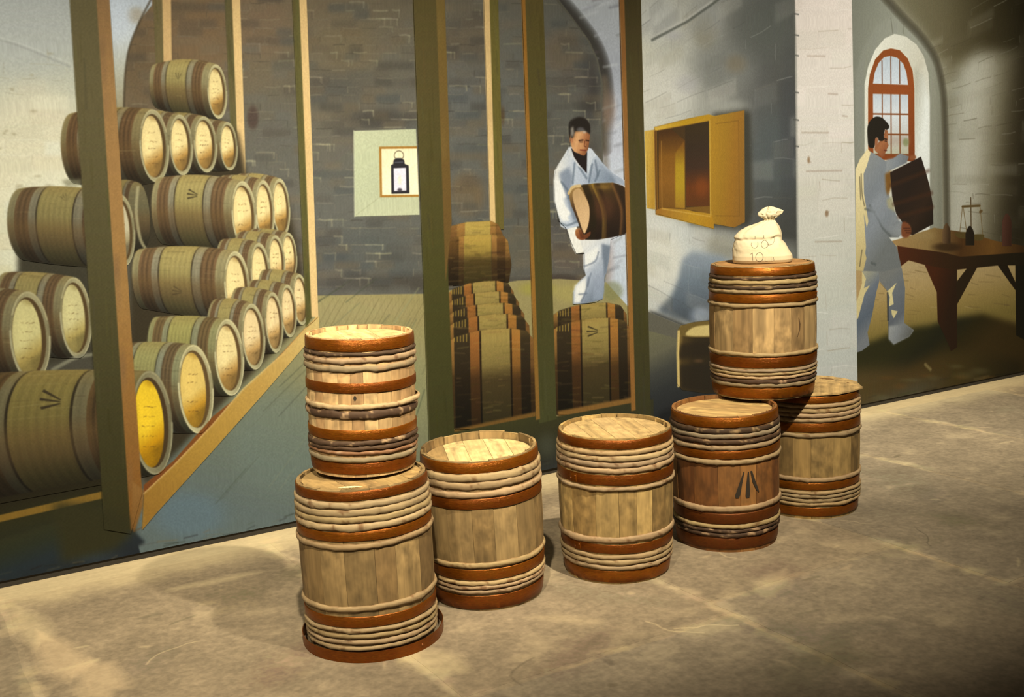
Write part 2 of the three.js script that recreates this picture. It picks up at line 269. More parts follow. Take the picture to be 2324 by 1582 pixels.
  // --- right-hand store wall (dim, lit on its left) and its floor
  const rWall = [[1440, -300], [1810, -300], [1806, 0], [1808, 600], [1808, 900], [1640, 780], [1600, 760], [1470, 706], [1440, 690]];
  P.poly(rWall, [1455, 200, 1805, 260, [206, 201, 174], [176, 173, 154], [122, 120, 108], [78, 78, 72], [58, 58, 52]]);
  P.clip(rWall, () => {
    P.spot(1500, 210, 70, 70, [214, 208, 190], 0.5, 40); P.spot(1490, 40, 50, 60, [190, 190, 182], 0.5, 30); P.spot(1640, 150, 70, 60, [112, 112, 102], 0.6, 30); P.spot(1560, 190, 26, 20, [160, 156, 150], 0.5, 14); P.spot(1600, 70, 24, 40, [120, 112, 84], 0.6, 18); P.spot(1530, 80, 24, 10, [176, 172, 164], 0.6, 8); P.spot(1600, 40, 40, 40, [146, 146, 136], 0.5, 24); P.spot(1740, 60, 80, 80, [76, 78, 70], 0.7, 40); P.spot(1670, 144, 24, 20, [112, 98, 72], 0.5, 14);
    P.spot(1650, 240, 60, 16, [168, 166, 148], 0.5, 12); P.spot(1760, 350, 60, 120, [72, 80, 78], 0.6, 40); P.spot(1790, 300, 20, 250, [58, 60, 60], 0.6, 12);
    P.poly([[1464, 476], [1620, 530], [1720, 540], [1810, 560], [1810, 860], [1600, 780], [1470, 720]], [1470, 560, 1800, 640, [200, 196, 178], [188, 188, 174], [150, 154, 146], [112, 116, 108], [78, 78, 68]], { blur: 8 });
    P.spot(1500, 590, 50, 70, [208, 202, 178], 0.7, 26); P.spot(1590, 540, 36, 26, [176, 174, 158], 0.6, 12); P.spot(1640, 560, 40, 30, [124, 116, 92], 0.6, 16);
    P.poly([[1548, 588], [1570, 570], [1640, 580], [1700, 640], [1700, 760], [1600, 740], [1530, 725], [1490, 705], [1525, 668], [1540, 630]], [1560, 590, 1560, 730, [128, 136, 138], [104, 114, 118], [84, 92, 96], [64, 70, 72]], { blur: 5 });
    P.spot(1590, 715, 26, 18, [150, 158, 166], 0.6, 10); P.poly([[1470, 706], [1482, 706], [1600, 752], [1640, 790], [1540, 770], [1480, 752]], [44, 44, 40], { blur: 3 });
  });
  courses(P, rWall, 30, (i) => { const a = (-0.95 + i * 0.062); return [[1455, 420 + 405 * a], [1810, 420 + 760 * a]]; }, 62, { tone: 0.4, tones: [[196, 190, 168], [140, 136, 124], [84, 84, 76], [150, 140, 112]], toneA: 0.2, bed: 0.5, head: 0.3, w: 2, mortar: [[96, 92, 76], [170, 168, 154], [60, 60, 56]], mA: 0.3 });
  P.line([[1480, 90], [1560, 48], [1620, 6], [1640, -10]], 4, [70, 72, 62], { alpha: 0.7, blur: 2 }); P.line([[1478, 84], [1556, 44], [1616, 2]], 3, [196, 192, 172], { alpha: 0.6, blur: 2 });
  P.poly([[1440, 745], [1480, 752], [1545, 770], [1660, 800], [1810, 900], [1810, 1200], [1440, 1240]], [1480, 760, 1520, 920, [104, 100, 72], [96, 92, 70], [62, 62, 54], [44, 46, 44], [36, 38, 38]]);
  // --- the room on the right
  const vault = [[1930, -300], [2900, -300], [2900, 700], [2324, 560], [1930, 560]];
  P.poly(vault, [1930, 60, 2340, 120, [124, 122, 102], [132, 128, 106], [150, 146, 122], [112, 104, 78], [58, 50, 30], [38, 32, 18]]);
  P.poly([[2144, 200], [2200, 120], [2324, 90], [2700, 60], [2700, 640], [2144, 560]], [2150, 300, 2330, 330, [128, 124, 102], [172, 168, 146], [164, 158, 134], [112, 104, 78], [58, 50, 32], [40, 34, 20]], { blur: 14 });
  P.poly([[1990, -40], [2500, -60], [2500, 60], [2330, 110], [2220, 110], [2150, 160], [2085, 66]], [2040, 0, 2330, 40, [104, 98, 72], [92, 84, 58], [60, 52, 30], [40, 34, 18]], { blur: 12 });
  courses(P, [[2060, -40], [2700, -60], [2700, 560], [2150, 560], [2140, 200]], 26, (i) => { const a = -1.0 + i * 0.055; return [[2060, 400 + 300 * a * 0.98], [2500, 400 + 640 * a * 0.86]]; }, 54, { tone: 0.35, tones: [[176, 170, 146], [120, 112, 88], [92, 84, 60]], toneA: 0.2, bed: 0.6, head: 0.35, w: 2, mortar: [[84, 76, 54], [60, 52, 34], [150, 144, 122]], mA: 0.4 });
  // stone arch face around the window
  P.poly([[1930, -20], [2004, -20], [2050, 36], [2084, 74], [2116, 120], [2132, 170], [2138, 230], [2140, 560], [1930, 560]], [1935, 200, 2140, 220, [112, 112, 96], [128, 128, 110], [140, 140, 122], [120, 118, 98]]);
  P.poly([[1940, 170], [1958, 110], [1990, 58], [2024, 38], [2060, 56], [2096, 100], [2118, 150], [2126, 220], [2128, 540], [1940, 540]], [1940, 200, 2128, 220, [122, 122, 106], [138, 138, 120], [132, 130, 110]], { smooth: false, alpha: 0.8, blur: 3 });
  P.line([[2022, 40], [2026, 74]], 2, [92, 90, 74], { alpha: 0.7 }); P.line([[2050, 54], [2050, 76]], 1.6, [92, 90, 74], { alpha: 0.6 });
  P.line([[1996, -20], [2050, 40], [2090, 82], [2122, 130], [2138, 190], [2144, 260], [2148, 420], [2150, 560]], 14, [58, 54, 40], { alpha: 0.75, blur: 5, smooth: true });
  // window
  const reveal = [[1962, 560], [1962, 190], [1970, 150], [1986, 112], [2008, 86], [2030, 76], [2056, 82], [2080, 100], [2096, 126], [2107, 165], [2110, 220], [2110, 560]];
  P.poly(reveal, [1962, 160, 2110, 260, [206, 202, 180], [196, 192, 170], [186, 180, 156], [206, 204, 186]]);
  P.poly([[2076, 150], [2096, 170], [2108, 230], [2108, 470], [2076, 440]], [2076, 200, 2108, 210, [168, 164, 142], [214, 214, 198]], { blur: 3 });
  const wframe = [[1970, 360], [1970, 200], [1974, 168], [1986, 134], [2004, 114], [2022, 109], [2042, 113], [2060, 132], [2071, 160], [2075, 200], [2076, 366]];
  P.poly(wframe, [1970, 120, 2076, 340, [122, 62, 24], [134, 66, 26], [116, 56, 22]]);
  const fan = [[1981, 189], [1985, 164], [1994, 142], [2006, 129], [2020, 126], [2036, 130], [2050, 144], [2057, 164], [2061, 192]];
  P.poly(fan, [2020, 126, 2020, 190, [168, 176, 176], [190, 194, 192]]);
  P.poly([[1981, 212], [2061, 214], [2062, 352], [1982, 350]], [2020, 212, 2020, 350, [176, 182, 182], [198, 200, 194], [186, 184, 172], [170, 166, 138]]);
  P.poly([[1981, 306], [2062, 307], [2062, 330], [1981, 330]], [158, 140, 122], { blur: 4, alpha: 0.6 }); P.spot(2056, 322, 7, 10, [112, 120, 70], 0.7, 3);
  for (const x of [2001.5, 2021.5, 2041.5]) { P.line([[x, x === 2021.5 ? 126 : 136], [x + 0.5, 190]], 2.6, [98, 58, 34], { cap: 'butt' }); P.line([[x + 0.5, 212], [x + 1, 352]], 2.8, [112, 62, 30], { cap: 'butt' }); }
  for (const y of [258, 304, 350]) P.line([[1981, y - 0.4], [2062, y + 0.6]], 2.8, [116, 62, 28], { cap: 'butt' });
  subject('painted_window', reveal, 'painted arched window with a brown frame', [['painted_window_frame', wframe]]);
  // painted room floor
  P.poly([[1930, 560], [2030, 552], [2324, 560], [2900, 560], [2900, 900], [1930, 1000]], [2100, 600, 2100, 740, [168, 144, 98], [164, 138, 86], [146, 122, 66], [122, 104, 50]]);
  for (let i = 0; i < 60; i++) { const x = rr(1960, 2330), y = rr(600, 740); P.line([[x, y], [x + rr(10, 36), y + rr(0, 7)]], rr(1, 2.2), rnd() < 0.6 ? [104, 84, 48] : [172, 148, 98], { alpha: rr(0.2, 0.5), blur: 1 }); }
  P.poly([[1935, 786], [1985, 772], [2050, 745], [2110, 738], [2170, 720], [2230, 712], [2324, 738], [2900, 760], [2900, 900], [1935, 980]], [2100, 730, 2150, 860, [40, 38, 16], [30, 30, 16], [44, 36, 14], [58, 44, 18]], { blur: 5 });
  P.poly([[1935, 840], [2060, 830], [2140, 800], [2200, 800], [2324, 820], [2324, 860], [1935, 950]], [1950, 850, 2300, 830, [84, 66, 34], [78, 58, 26], [62, 50, 20], [34, 28, 12]], { blur: 10, alpha: 0.85 });
  for (let i = 0; i < 16; i++) { const x = rr(1950, 2260), y = 930 - (x - 1950) * 0.19 - rr(10, 70); P.spot(x, y, rr(10, 34), rr(3, 8), rnd() < 0.5 ? [104, 66, 22] : [92, 84, 50], rr(0.2, 0.5), 5); }
  P.line([[2100, 826], [2112, 838]], 4, [150, 132, 84], { alpha: 0.6, blur: 2 }); P.poly([[1935, 935], [2080, 868], [2160, 866], [2080, 900], [1935, 960]], [74, 78, 68], { alpha: 0.6, blur: 10 });
  // table
  const tb = (pts, f, o) => P.poly(pts, f, o);
  tb([[2122, 600], [2172, 604], [2172, 788], [2158, 796], [2152, 780], [2128, 728], [2126, 662], [2096, 594]], [2120, 620, 2172, 640, [64, 30, 12], [50, 26, 12], [40, 24, 12]]);
  tb([[2170, 640], [2196, 606], [2222, 598], [2172, 690]], [38, 26, 12]); tb([[2262, 598], [2284, 596], [2312, 656], [2306, 660]], [32, 24, 12]);
  tb([[2304, 586], [2360, 584], [2360, 790], [2306, 760]], [26, 22, 12]);
  tb([[2036, 556], [2160, 570], [2330, 560], [2400, 556], [2400, 600], [2262, 602], [2165, 612], [2098, 600], [2062, 590], [2044, 604], [2040, 590]], [2040, 560, 2330, 590, [70, 32, 14], [48, 28, 12], [36, 26, 12], [30, 24, 12]]);
  tb([[2024, 546], [2060, 536], [2120, 516], [2200, 528], [2260, 546], [2330, 558], [2420, 560], [2420, 572], [2324, 572], [2180, 582], [2140, 572], [2040, 558], [2026, 552]], [2030, 540, 2320, 566, [150, 118, 70], [132, 106, 60], [70, 44, 18], [104, 70, 28], [60, 38, 16]], {});
  P.spot(2150, 560, 40, 10, [44, 28, 12], 0.8, 5); P.spot(2090, 534, 40, 10, [142, 118, 72], 0.6, 6);
  subject('painted_table', [[2024, 546], [2060, 536], [2120, 516], [2200, 528], [2260, 546], [2330, 558], [2420, 560], [2420, 600], [2360, 600], [2360, 790], [2306, 760], [2306, 660], [2284, 602], [2222, 600], [2173, 690], [2172, 788], [2158, 796], [2128, 728], [2126, 662], [2098, 600], [2062, 590], [2044, 604], [2036, 556]], 'painted wooden table with braced legs');
  // balance, bottles
  P.line([[2203, 448], [2204, 528]], 2.6, [74, 58, 34]); P.line([[2184, 468], [2224, 466]], 4, [86, 68, 36]); P.line([[2184, 470], [2178, 528]], 1.6, [104, 84, 50]); P.line([[2186, 470], [2194, 528]], 1.6, [104, 84, 50]); P.line([[2224, 468], [2230, 530]], 1.6, [104, 84, 50]); P.line([[2224, 480], [2228, 478]], 5, [92, 72, 40]);
  P.poly([[2168, 527], [2200, 527], [2192, 540], [2174, 538]], [78, 62, 28], { smooth: true }); P.poly([[2208, 532], [2233, 532], [2228, 544], [2212, 544]], [80, 66, 30], { smooth: true });
  subject('painted_balance_scale', [[2168, 527], [2184, 466], [2203, 446], [2226, 466], [2234, 532], [2228, 545], [2176, 540]], 'painted balance scale with two hanging pans');
  for (const [x, y0, y1, w, cA, cB] of [[2148, 506, 552, 9, [104, 78, 48], [52, 36, 20]], [2201, 512, 556, 10, [34, 26, 16], [28, 22, 12]], [2285, 484, 558, 10.5, [84, 52, 38], [58, 34, 22]]]) {
    const q = [[x - w, y1], [x - w, y0 + 18], [x - w * 0.7, y0 + 8], [x - 2, y0], [x + 2, y0], [x + w * 0.7, y0 + 8], [x + w, y0 + 18], [x + w, y1]];
    P.poly(q, [x - w, y0, x + w, y0, cA, cB]); subject('painted_bottle', q, 'painted dark bottle on the table');
  }
  // --- man with a cask on his shoulder side, in the right-hand room
  const s2 = (p) => p.map(([x, y]) => [1920 + x / 2.777, 250 + y / 2.777]);
  const man2 = s2([[62, 1010], [62, 360], [70, 335], [130, 245], [140, 225], [136, 180], [138, 95], [160, 55], [195, 38], [235, 55], [270, 98], [262, 130], [265, 190], [250, 250], [240, 285], [300, 290], [340, 270], [400, 290], [430, 285], [440, 300], [545, 560], [400, 780], [365, 810], [320, 830], [345, 960], [352, 1000], [372, 1120], [365, 1340], [425, 1385], [400, 1420], [300, 1475], [270, 1440], [262, 1140], [210, 1080], [190, 1150], [140, 1400], [150, 1475], [70, 1530], [62, 1400]]);
  P.poly(s2([[62, 1005], [104, 1012], [210, 1012], [208, 1080], [190, 1150], [165, 1290], [135, 1400], [148, 1478], [100, 1515], [66, 1525]]), [1942, 640, 1990, 740, [150, 146, 120], [100, 106, 110], [84, 92, 98], [112, 114, 112]]);
  P.poly(s2([[62, 1000], [105, 1020], [125, 1060], [112, 1120], [150, 1100], [115, 1160], [105, 1200], [75, 1310], [64, 1320]]), [196, 178, 122]); P.poly(s2([[62, 1000], [100, 1012], [100, 1090], [68, 1200], [62, 1200]]), [156, 124, 78], { alpha: 0.8 });
  P.poly(s2([[205, 1012], [345, 985], [352, 1000], [372, 1120], [366, 1340], [428, 1385], [400, 1425], [300, 1475], [268, 1440], [262, 1140], [210, 1075]]), [2000, 640, 2050, 760, [112, 112, 104], [100, 104, 104], [92, 96, 98], [142, 142, 134]]);
  P.poly(s2([[318, 1085], [290, 1150], [300, 1220], [270, 1235], [275, 1175], [258, 1140]]), [206, 190, 132]); P.poly(s2([[285, 1255], [325, 1265], [300, 1310], [288, 1285]]), [200, 184, 128]); P.line(s2([[262, 1150], [265, 1320]]), 4, [48, 50, 50], { alpha: 0.7, blur: 1 });
  P.poly(s2([[270, 1360], [370, 1345], [428, 1385], [400, 1425], [300, 1475], [268, 1440]]), [2010, 740, 2060, 770, [156, 156, 146], [128, 130, 126], [96, 96, 88]], { blur: 1.5 });
  const jack = s2([[62, 1008], [60, 370], [85, 310], [135, 245], [160, 262], [210, 290], [250, 320], [300, 300], [340, 272], [395, 290], [380, 330], [270, 380], [250, 470], [300, 620], [330, 700], [360, 700], [365, 760], [330, 800], [270, 800], [320, 860], [348, 985], [240, 1015], [110, 1012]]);
  P.poly(jack, [1950, 380, 2040, 520, [126, 128, 122], [116, 120, 120], [124, 128, 128], [104, 106, 100]]);
  P.poly(s2([[62, 1008], [60, 370], [85, 310], [135, 240], [155, 265], [130, 350], [110, 400], [112, 520], [140, 700], [130, 740], [112, 650], [125, 860], [120, 900], [128, 930], [108, 1012]]), [1942, 360, 1966, 600, [214, 196, 144], [206, 188, 134], [196, 178, 124], [180, 160, 104]]);
  for (const q of [[[95, 400], [100, 520], [115, 600]], [[85, 420], [92, 560]], [[100, 880], [86, 980]]]) P.line(s2(q), 3, [96, 86, 62], { alpha: 0.7, blur: 0.8, smooth: true });
  for (const q of [[[150, 600], [205, 690], [230, 740], [280, 790]], [[120, 620], [180, 640]], [[160, 960], [185, 970]], [[300, 720], [330, 700]]]) P.line(s2(q), 4, [70, 72, 70], { alpha: 0.55, blur: 1.5, smooth: true });
  P.poly(s2([[150, 620], [230, 520], [290, 620], [350, 700], [362, 760], [330, 795], [240, 740]]), [1990, 470, 2040, 520, [130, 134, 134], [118, 122, 122], [140, 142, 138]], { alpha: 0.7, blur: 3, smooth: true });
  P.poly(s2([[255, 310], [300, 300], [340, 272], [395, 290], [380, 330], [280, 372], [245, 440]]), [2010, 360, 2060, 370, [136, 138, 132], [120, 124, 124], [102, 104, 102]], { blur: 1.5 });
  P.poly(s2([[245, 400], [285, 380], [290, 470], [262, 540], [250, 500]]), [112, 76, 30], { blur: 2 }); P.poly(s2([[255, 560], [290, 540], [310, 640], [262, 610]]), [150, 144, 110], { blur: 2 });
  P.poly(s2([[180, 230], [215, 190], [238, 175], [245, 120], [262, 125], [265, 170], [260, 195], [268, 220], [252, 255], [240, 288], [222, 292], [180, 250]]), [1990, 300, 2016, 345, [112, 66, 36], [150, 94, 56], [124, 70, 40]]);
  P.poly(s2([[180, 175], [200, 175], [196, 225], [182, 225]]), [142, 88, 54], { smooth: true, blur: 1 }); P.line(s2([[238, 178], [256, 182]]), 2.4, [40, 24, 14]); P.line(s2([[244, 192], [256, 194]]), 2, [60, 34, 20]); P.line(s2([[240, 250], [256, 252]]), 2, [88, 40, 26]);
  P.poly(s2([[142, 225], [136, 180], [136, 100], [160, 56], [195, 38], [235, 52], [272, 98], [258, 122], [246, 118], [238, 150], [236, 188], [208, 190], [200, 172], [184, 176], [178, 228], [160, 236]]), [24, 20, 14], { smooth: true });
  subject('painted_person', man2, 'painted man in a pale jacket seen from the side');
  const cask2 = s2([[277, 390], [472, 290], [500, 380], [525, 470], [548, 600], [550, 715], [420, 785], [400, 780], [390, 715], [355, 705], [315, 650], [290, 540]]);
  P.poly(cask2, [2020, 400, 2116, 520, [36, 24, 18], [34, 24, 18], [44, 30, 20], [26, 20, 14]]);
  for (const [a, b] of [[[285, 470], [520, 380]], [[300, 590], [540, 520]], [[330, 670], [545, 610]]]) P.line(s2([a, b]), 6, [64, 36, 24], { alpha: 0.5, blur: 3 });
  P.poly(s2([[355, 705], [400, 720], [410, 770], [385, 800], [350, 790]]), [112, 62, 34], { smooth: true, blur: 1 }); P.poly(s2([[400, 290], [430, 280], [442, 298], [410, 312]]), [128, 74, 40], { smooth: true, blur: 1 });
  for (let i = 0; i < 3; i++) P.line(s2([[362 + i * 8, 742 + i * 14], [402 + i * 3, 742 + i * 14]]), 2, [66, 34, 20], { alpha: 0.8 });
  subject('painted_barrel', cask2, 'dark painted barrel carried by the man beside the arched window');
  // --- white pier
  const pier = [[1800, -300], [1930, -300], [1933, 0], [1940, 420], [1946, 868], [1950, 930], [1812, 990], [1808, 600], [1804, 100]];
  P.poly(pier, [1870, 0, 1880, 880, [206, 192, 174], [200, 190, 172], [188, 182, 162], [184, 182, 162], [180, 180, 166]]);
  courses(P, pier, 26, (i) => [[1796, -60 + i * 43], [1950, -62 + i * 42.4]], 66, { tone: 0.5, tones: [[216, 204, 186], [182, 174, 152], [196, 190, 170]], toneA: 0.35, bed: 0.5, head: 0.3, w: 2, mortar: [[150, 138, 112], [222, 214, 196], [130, 116, 90]], mA: 0.5 });
  for (const [x, y, l] of [[1832, 126, 40], [1880, 212, 20], [1912, 262, 10], [1820, 300, 60], [1834, 366, 6], [1830, 388, 80], [1875, 480, 6], [1850, 548, 60]]) P.line([[x, y], [x + l, y + rr(-2, 2)]], 2.2, [124, 108, 82], { alpha: 0.4, blur: 1.4 });
  for (const y of [30, 78, 124, 208, 270, 330]) P.line([[1801, y], [1812, y + 2]], 3, [66, 66, 60], { alpha: 0.7, blur: 1 });
  P.spot(1835, 362, 3, 10, [126, 96, 62], 0.8, 2); P.spot(1876, 484, 4, 9, [120, 92, 62], 0.8, 2);
  P.line([[1802, 0], [1806, 120], [1810, 600]], 4, [96, 96, 84], { alpha: 0.5, blur: 2 });
  subject('painted_pillar', pier, 'painted whitewashed brick pillar');
  // --- cupboard with open doors
  const q3 = (p) => p.map(([x, y]) => [1440 + x / 4.793, 230 + y / 4.793]);
  P.poly(q3([[860, 130], [1220, 90], [1260, 120], [1290, 1200], [1240, 1340], [1080, 1380], [860, 1360], [600, 1330], [580, 1290]]), [40, 38, 28], { blur: 5, alpha: 0.75 });
  const cup = q3([[108, 320], [215, 305], [225, 265], [600, 178], [800, 135], [870, 150], [1195, 92], [1200, 1310], [1080, 1370], [860, 1330], [862, 1380], [230, 1215], [225, 1170], [135, 1160]]);
  P.poly(q3([[108, 320], [216, 305], [224, 1172], [135, 1160]]), [1464, 380, 1486, 382, [204, 166, 70], [176, 132, 44]]);
  P.poly(q3([[215, 275], [600, 178], [805, 138], [866, 155], [862, 1382], [228, 1228]]), [1486, 400, 1620, 420, [120, 80, 26], [150, 108, 28], [164, 122, 30], [166, 124, 36]]);
  P.poly(q3([[215, 278], [800, 140], [866, 155], [815, 200], [240, 312], [222, 310]]), [1486, 290, 1616, 264, [206, 166, 62], [176, 134, 24], [168, 124, 26]]);
  P.poly(q3([[240, 320], [808, 208], [818, 1215], [300, 1150], [255, 1168]]), [64, 44, 20]);
  P.poly(q3([[262, 320], [400, 300], [545, 420], [548, 1165], [300, 1150], [262, 1160]]), [1496, 300, 1500, 470, [70, 42, 16], [124, 80, 22], [132, 86, 28], [112, 74, 24]]);
  P.poly(q3([[440, 560], [540, 430], [548, 1165], [440, 1150]]), [1540, 330, 1540, 470, [118, 76, 22], [164, 130, 28], [166, 134, 30], [150, 110, 32]], { blur: 1.2 });
  P.poly(q3([[548, 270], [806, 210], [814, 1140], [560, 1140]]), [1570, 290, 1580, 468, [50, 36, 18], [48, 34, 22], [56, 36, 24], [96, 48, 16], [84, 46, 18]]);
  P.spot(1592, 424, 14, 26, [118, 58, 18], 0.7, 10); P.poly(q3([[556, 1150], [816, 1135], [818, 1220], [560, 1168]]), [112, 78, 26]);
  P.line(q3([[290, 430], [298, 1150]]), 2, [164, 116, 50], { alpha: 0.7, blur: 0.6 }); P.line(q3([[222, 330], [236, 1170]]), 4, [92, 56, 20], { alpha: 0.8, blur: 0.8 }); P.line(q3([[818, 205], [826, 1230]]), 3, [186, 146, 52], { alpha: 0.9, blur: 0.6 });
  P.poly(q3([[228, 1180], [300, 1155], [560, 1172], [860, 1250], [862, 1384], [230, 1215]]), [1490, 470, 1610, 510, [150, 100, 34], [160, 116, 36], [172, 128, 32], [164, 118, 26]]); P.line(q3([[300, 1165], [820, 1250]]), 2, [196, 156, 70], { alpha: 0.7 });
  P.poly(q3([[866, 155], [1195, 92], [1200, 1310], [1085, 1370], [862, 1330], [830, 1180], [822, 180]]), [1612, 380, 1690, 390, [158, 116, 30], [146, 106, 28], [140, 96, 28], [128, 88, 32]]);
  P.line(q3([[880, 240], [1130, 206], [1140, 1245], [880, 1240]]), 1.6, [104, 70, 20], { alpha: 0.6, blur: 0.6 });
  subject('painted_cupboard', cup, 'painted yellow wall cupboard with open doors');
  // --- small standing cask in the dim corner
  const sc = [[1538, 750], [1545, 738], [1575, 730], [1610, 726], [1660, 730], [1662, 890], [1600, 892], [1548, 884], [1536, 870]];
  P.poly(sc, [1536, 800, 1660, 800, [[150, 122, 60], 0], [[70, 54, 26], 0.1], [[46, 36, 20], 0.3], [[34, 28, 18], 1]]);
  P.poly([[1538, 806], [1545, 780], [1660, 770], [1660, 800], [1540, 815]], [36, 28, 18], { blur: 3, alpha: 0.8 }); P.poly([[1542, 828], [1660, 824], [1660, 890], [1546, 882]], [34, 28, 20], { blur: 3, alpha: 0.8 }); P.spot(1585, 818, 14, 4, [104, 72, 44], 0.5, 3);
  P.poly([[1539, 752], [1546, 740], [1580, 730], [1640, 728], [1660, 742], [1640, 762], [1560, 764]], [104, 84, 40], { smooth: true }); P.poly([[1556, 756], [1580, 740], [1640, 736], [1656, 748], [1630, 760], [1570, 762]], [196, 172, 104], { smooth: true, blur: 1 });
  P.line([[1540, 752], [1538, 800], [1540, 875]], 5, [214, 186, 112], { alpha: 0.85, blur: 1.2 });
  subject('painted_barrel', sc, 'small painted barrel standing upright in the dim corner');
  // --- lantern niche
  const plaster = [[803, 296], [944, 292], [952, 487], [805, 491]];
  P.poly(plaster, [803, 296, 900, 490, [196, 196, 152], [190, 192, 148], [186, 188, 146], [194, 194, 150]]); P.line([[807, 488], [862, 446]], 2, [150, 150, 110], { alpha: 0.4, blur: 1 }); P.line([[803, 296], [805, 491]], 2.5, [214, 212, 170], { alpha: 0.7 });
  const niche = [[860, 332], [946, 331], [950, 446], [862, 447]];
  P.poly(niche, [166, 116, 46]); P.poly([[865, 337], [946, 336], [950, 441], [867, 442]], [866, 340, 940, 440, [236, 224, 172], [246, 234, 186], [250, 238, 192]]);
  P.line(oval(905, 352, 10.5, 10.5), 1.6, [92, 76, 52]);
  const lant = [[887, 374], [892, 372], [893, 363], [899, 358], [911, 358], [917, 363], [918, 371], [927, 375], [929, 438], [888, 439]];
  P.poly(lant, [38, 36, 40]); P.poly([[893, 381], [921, 380], [922, 432], [894, 433]], [232, 224, 222], { blur: 1 }); P.spot(907, 408, 4, 14, [252, 226, 186], 0.9, 3); P.spot(907, 430, 6, 4, [64, 56, 60], 0.9, 2); P.line([[896, 368], [914, 367]], 2, [120, 120, 124], { alpha: 0.7 });
  subject('painted_lantern', lant, 'painted black lantern glowing in a niche'); subject('painted_niche', plaster, 'painted pale plaster surround of the lantern niche', [['painted_niche_frame', niche]]);
  SUBJECTS.length && SUBJECTS[SUBJECTS.length - 1].name === 'painted_niche' && SUBJECTS.splice(SUBJECTS.length - 2, 2, SUBJECTS[SUBJECTS.length - 1], SUBJECTS[SUBJECTS.length - 2]);
  // --- back posts of the left bay
  const pale = [[216, 176, 112], [224, 188, 122], [222, 186, 120]], green = [[96, 86, 46], [92, 86, 44], [82, 78, 36]];
  post(P, [[338, -300], [364, -300], [372, 150], [353, 150]], [[362, -300], [384, -300], [390, 150], [371, 150]], [[100, 90, 56], [106, 92, 56]], [[196, 156, 98], [206, 170, 110]], 0, 'thin painted post behind the topmost barrel');
  post(P, [[496, -300], [518, -300], [541, 400], [528, 400]], [[515, -300], [535, -300], [558, 400], [541, 400]], [[92, 82, 50], [96, 88, 50]], pale, 0, 'painted post with a pale edge right of the topmost barrel');
  // --- cask stack, far to near
  P.poly([[300, 420], [480, 260], [540, 300], [560, 400], [650, 440], [690, 640], [700, 720], [480, 940], [330, 1100], [290, 900]], [52, 44, 28], { blur: 6 });
  cask(P, [493, 207, 22, 62], [354, 195, 15, 50], { bulge: 0.17, sag: 2, label: 'painted barrel on the very top of the stack' }); arrowMark(P, 404, 172, 8, 0.1, 0.5);
  for (const [x, y, rx, ry] of [[519, 331, 20, 55], [466, 327, 26, 64], [411, 328, 26, 69]]) cask(P, [x, y, rx, ry], [x - 90, y - 6, rx, ry], { lit: 0.9, label: 'painted barrel in the second row of the stack' });
  cask(P, [350, 330, 33, 83], [168, 336, 30, 80], { bulge: 0.1, lit: 0.88, tint: [1, 0.96, 0.9], label: 'large painted barrel at the near end of the second row' });
  P.poly([[270, 410], [340, 420], [360, 560], [290, 560]], [50, 44, 30], { blur: 4 });
  cask(P, [318, 490, 22, 76], [262, 486, 20, 74], { head: false, lit: 0.72, label: 'painted barrel half hidden in the third row' });
  P.line([[313, 424], [309, 480], [318, 540], [332, 566]], 6, [170, 160, 112], { alpha: 0.7, blur: 1.5, smooth: true });
  for (const [x, y, rx, ry] of [[638, 470, 20, 66], [601, 479, 21, 71]]) cask(P, [x, y, rx, ry], [x - 90, y - 12, rx, ry * 0.98], { label: 'painted barrel at the right of the third row' });
  cask(P, [554, 487, 28, 77], [368, 478, 25, 76], { bulge: 0.09, sag: 3, label: 'painted barrel with an arrow mark in the third row' }); arrowMark(P, 437, 441, 13, -1.4, 0.8);
  for (const [x, y, rx, ry] of [[657, 581, 17, 54], [628, 593, 18.5, 60], [591, 619, 22, 69]]) cask(P, [x, y, rx, ry], [x - 80, y - 8, rx, ry], { lit: 0.95, hs: [196, 156, 92], label: 'painted barrel at the right of the fourth row' });
  cask(P, [538, 649, 29, 80], [322, 632, 23, 68], { bulge: 0.08, sag: 3, label: 'painted barrel at the near end of the fourth row' }); arrowMark(P, 402, 660, 12, -1.4, 0.45);
  for (const [x, y, rx, ry] of [[682, 679, 17, 58], [655, 705, 17.5, 60], [622, 731, 20, 69], [575, 763, 26, 75]]) cask(P, [x, y, rx, ry], [x - 80, y - 10, rx, ry], { lit: 0.95, hc: [224, 196, 136], hs: [188, 148, 84], label: 'painted barrel in the bottom row near the far end of the rail' });
  cask(P, [520, 810, 33, 87], [360, 800, 26, 82], { bulge: 0.06, tint: [0.95, 1, 0.95], label: 'painted barrel third from the near end of the bottom row' });
  cask(P, [444, 882, 40, 101], [290, 872, 34, 94], { bulge: 0.05, tint: [0.92, 0.98, 1], hc: [220, 186, 96], hs: [190, 140, 40], label: 'painted barrel second from the near end of the bottom row' });
  // left of the near post
  P.poly([[40, 560], [240, 560], [260, 900], [240, 1000], [-60, 1000], [-60, 650], [40, 620]], [56, 52, 38], { blur: 5 });
  cask(P, [277, 522, 29, 82], [54, 508, 38, 82], { bulge: 0.1, sag: 2, lit: 0.85, hc: [190, 178, 138], hs: [150, 136, 96], label: 'large painted barrel at the far left of the third row' }); P.poly([[140, 408], [185, 405], [185, 420], [150, 422]], [120, 116, 86], { alpha: 0.7, blur: 3 }); arrowMark(P, 146, 448, 9, -0.5, 0.35);
  cask(P, [172, 720, 36, 92], [20, 705, 36, 88], { bulge: 0.06, lit: 0.86, hc: [196, 184, 124], hs: [170, 150, 82], label: 'painted barrel beside the near post in the left pile' });
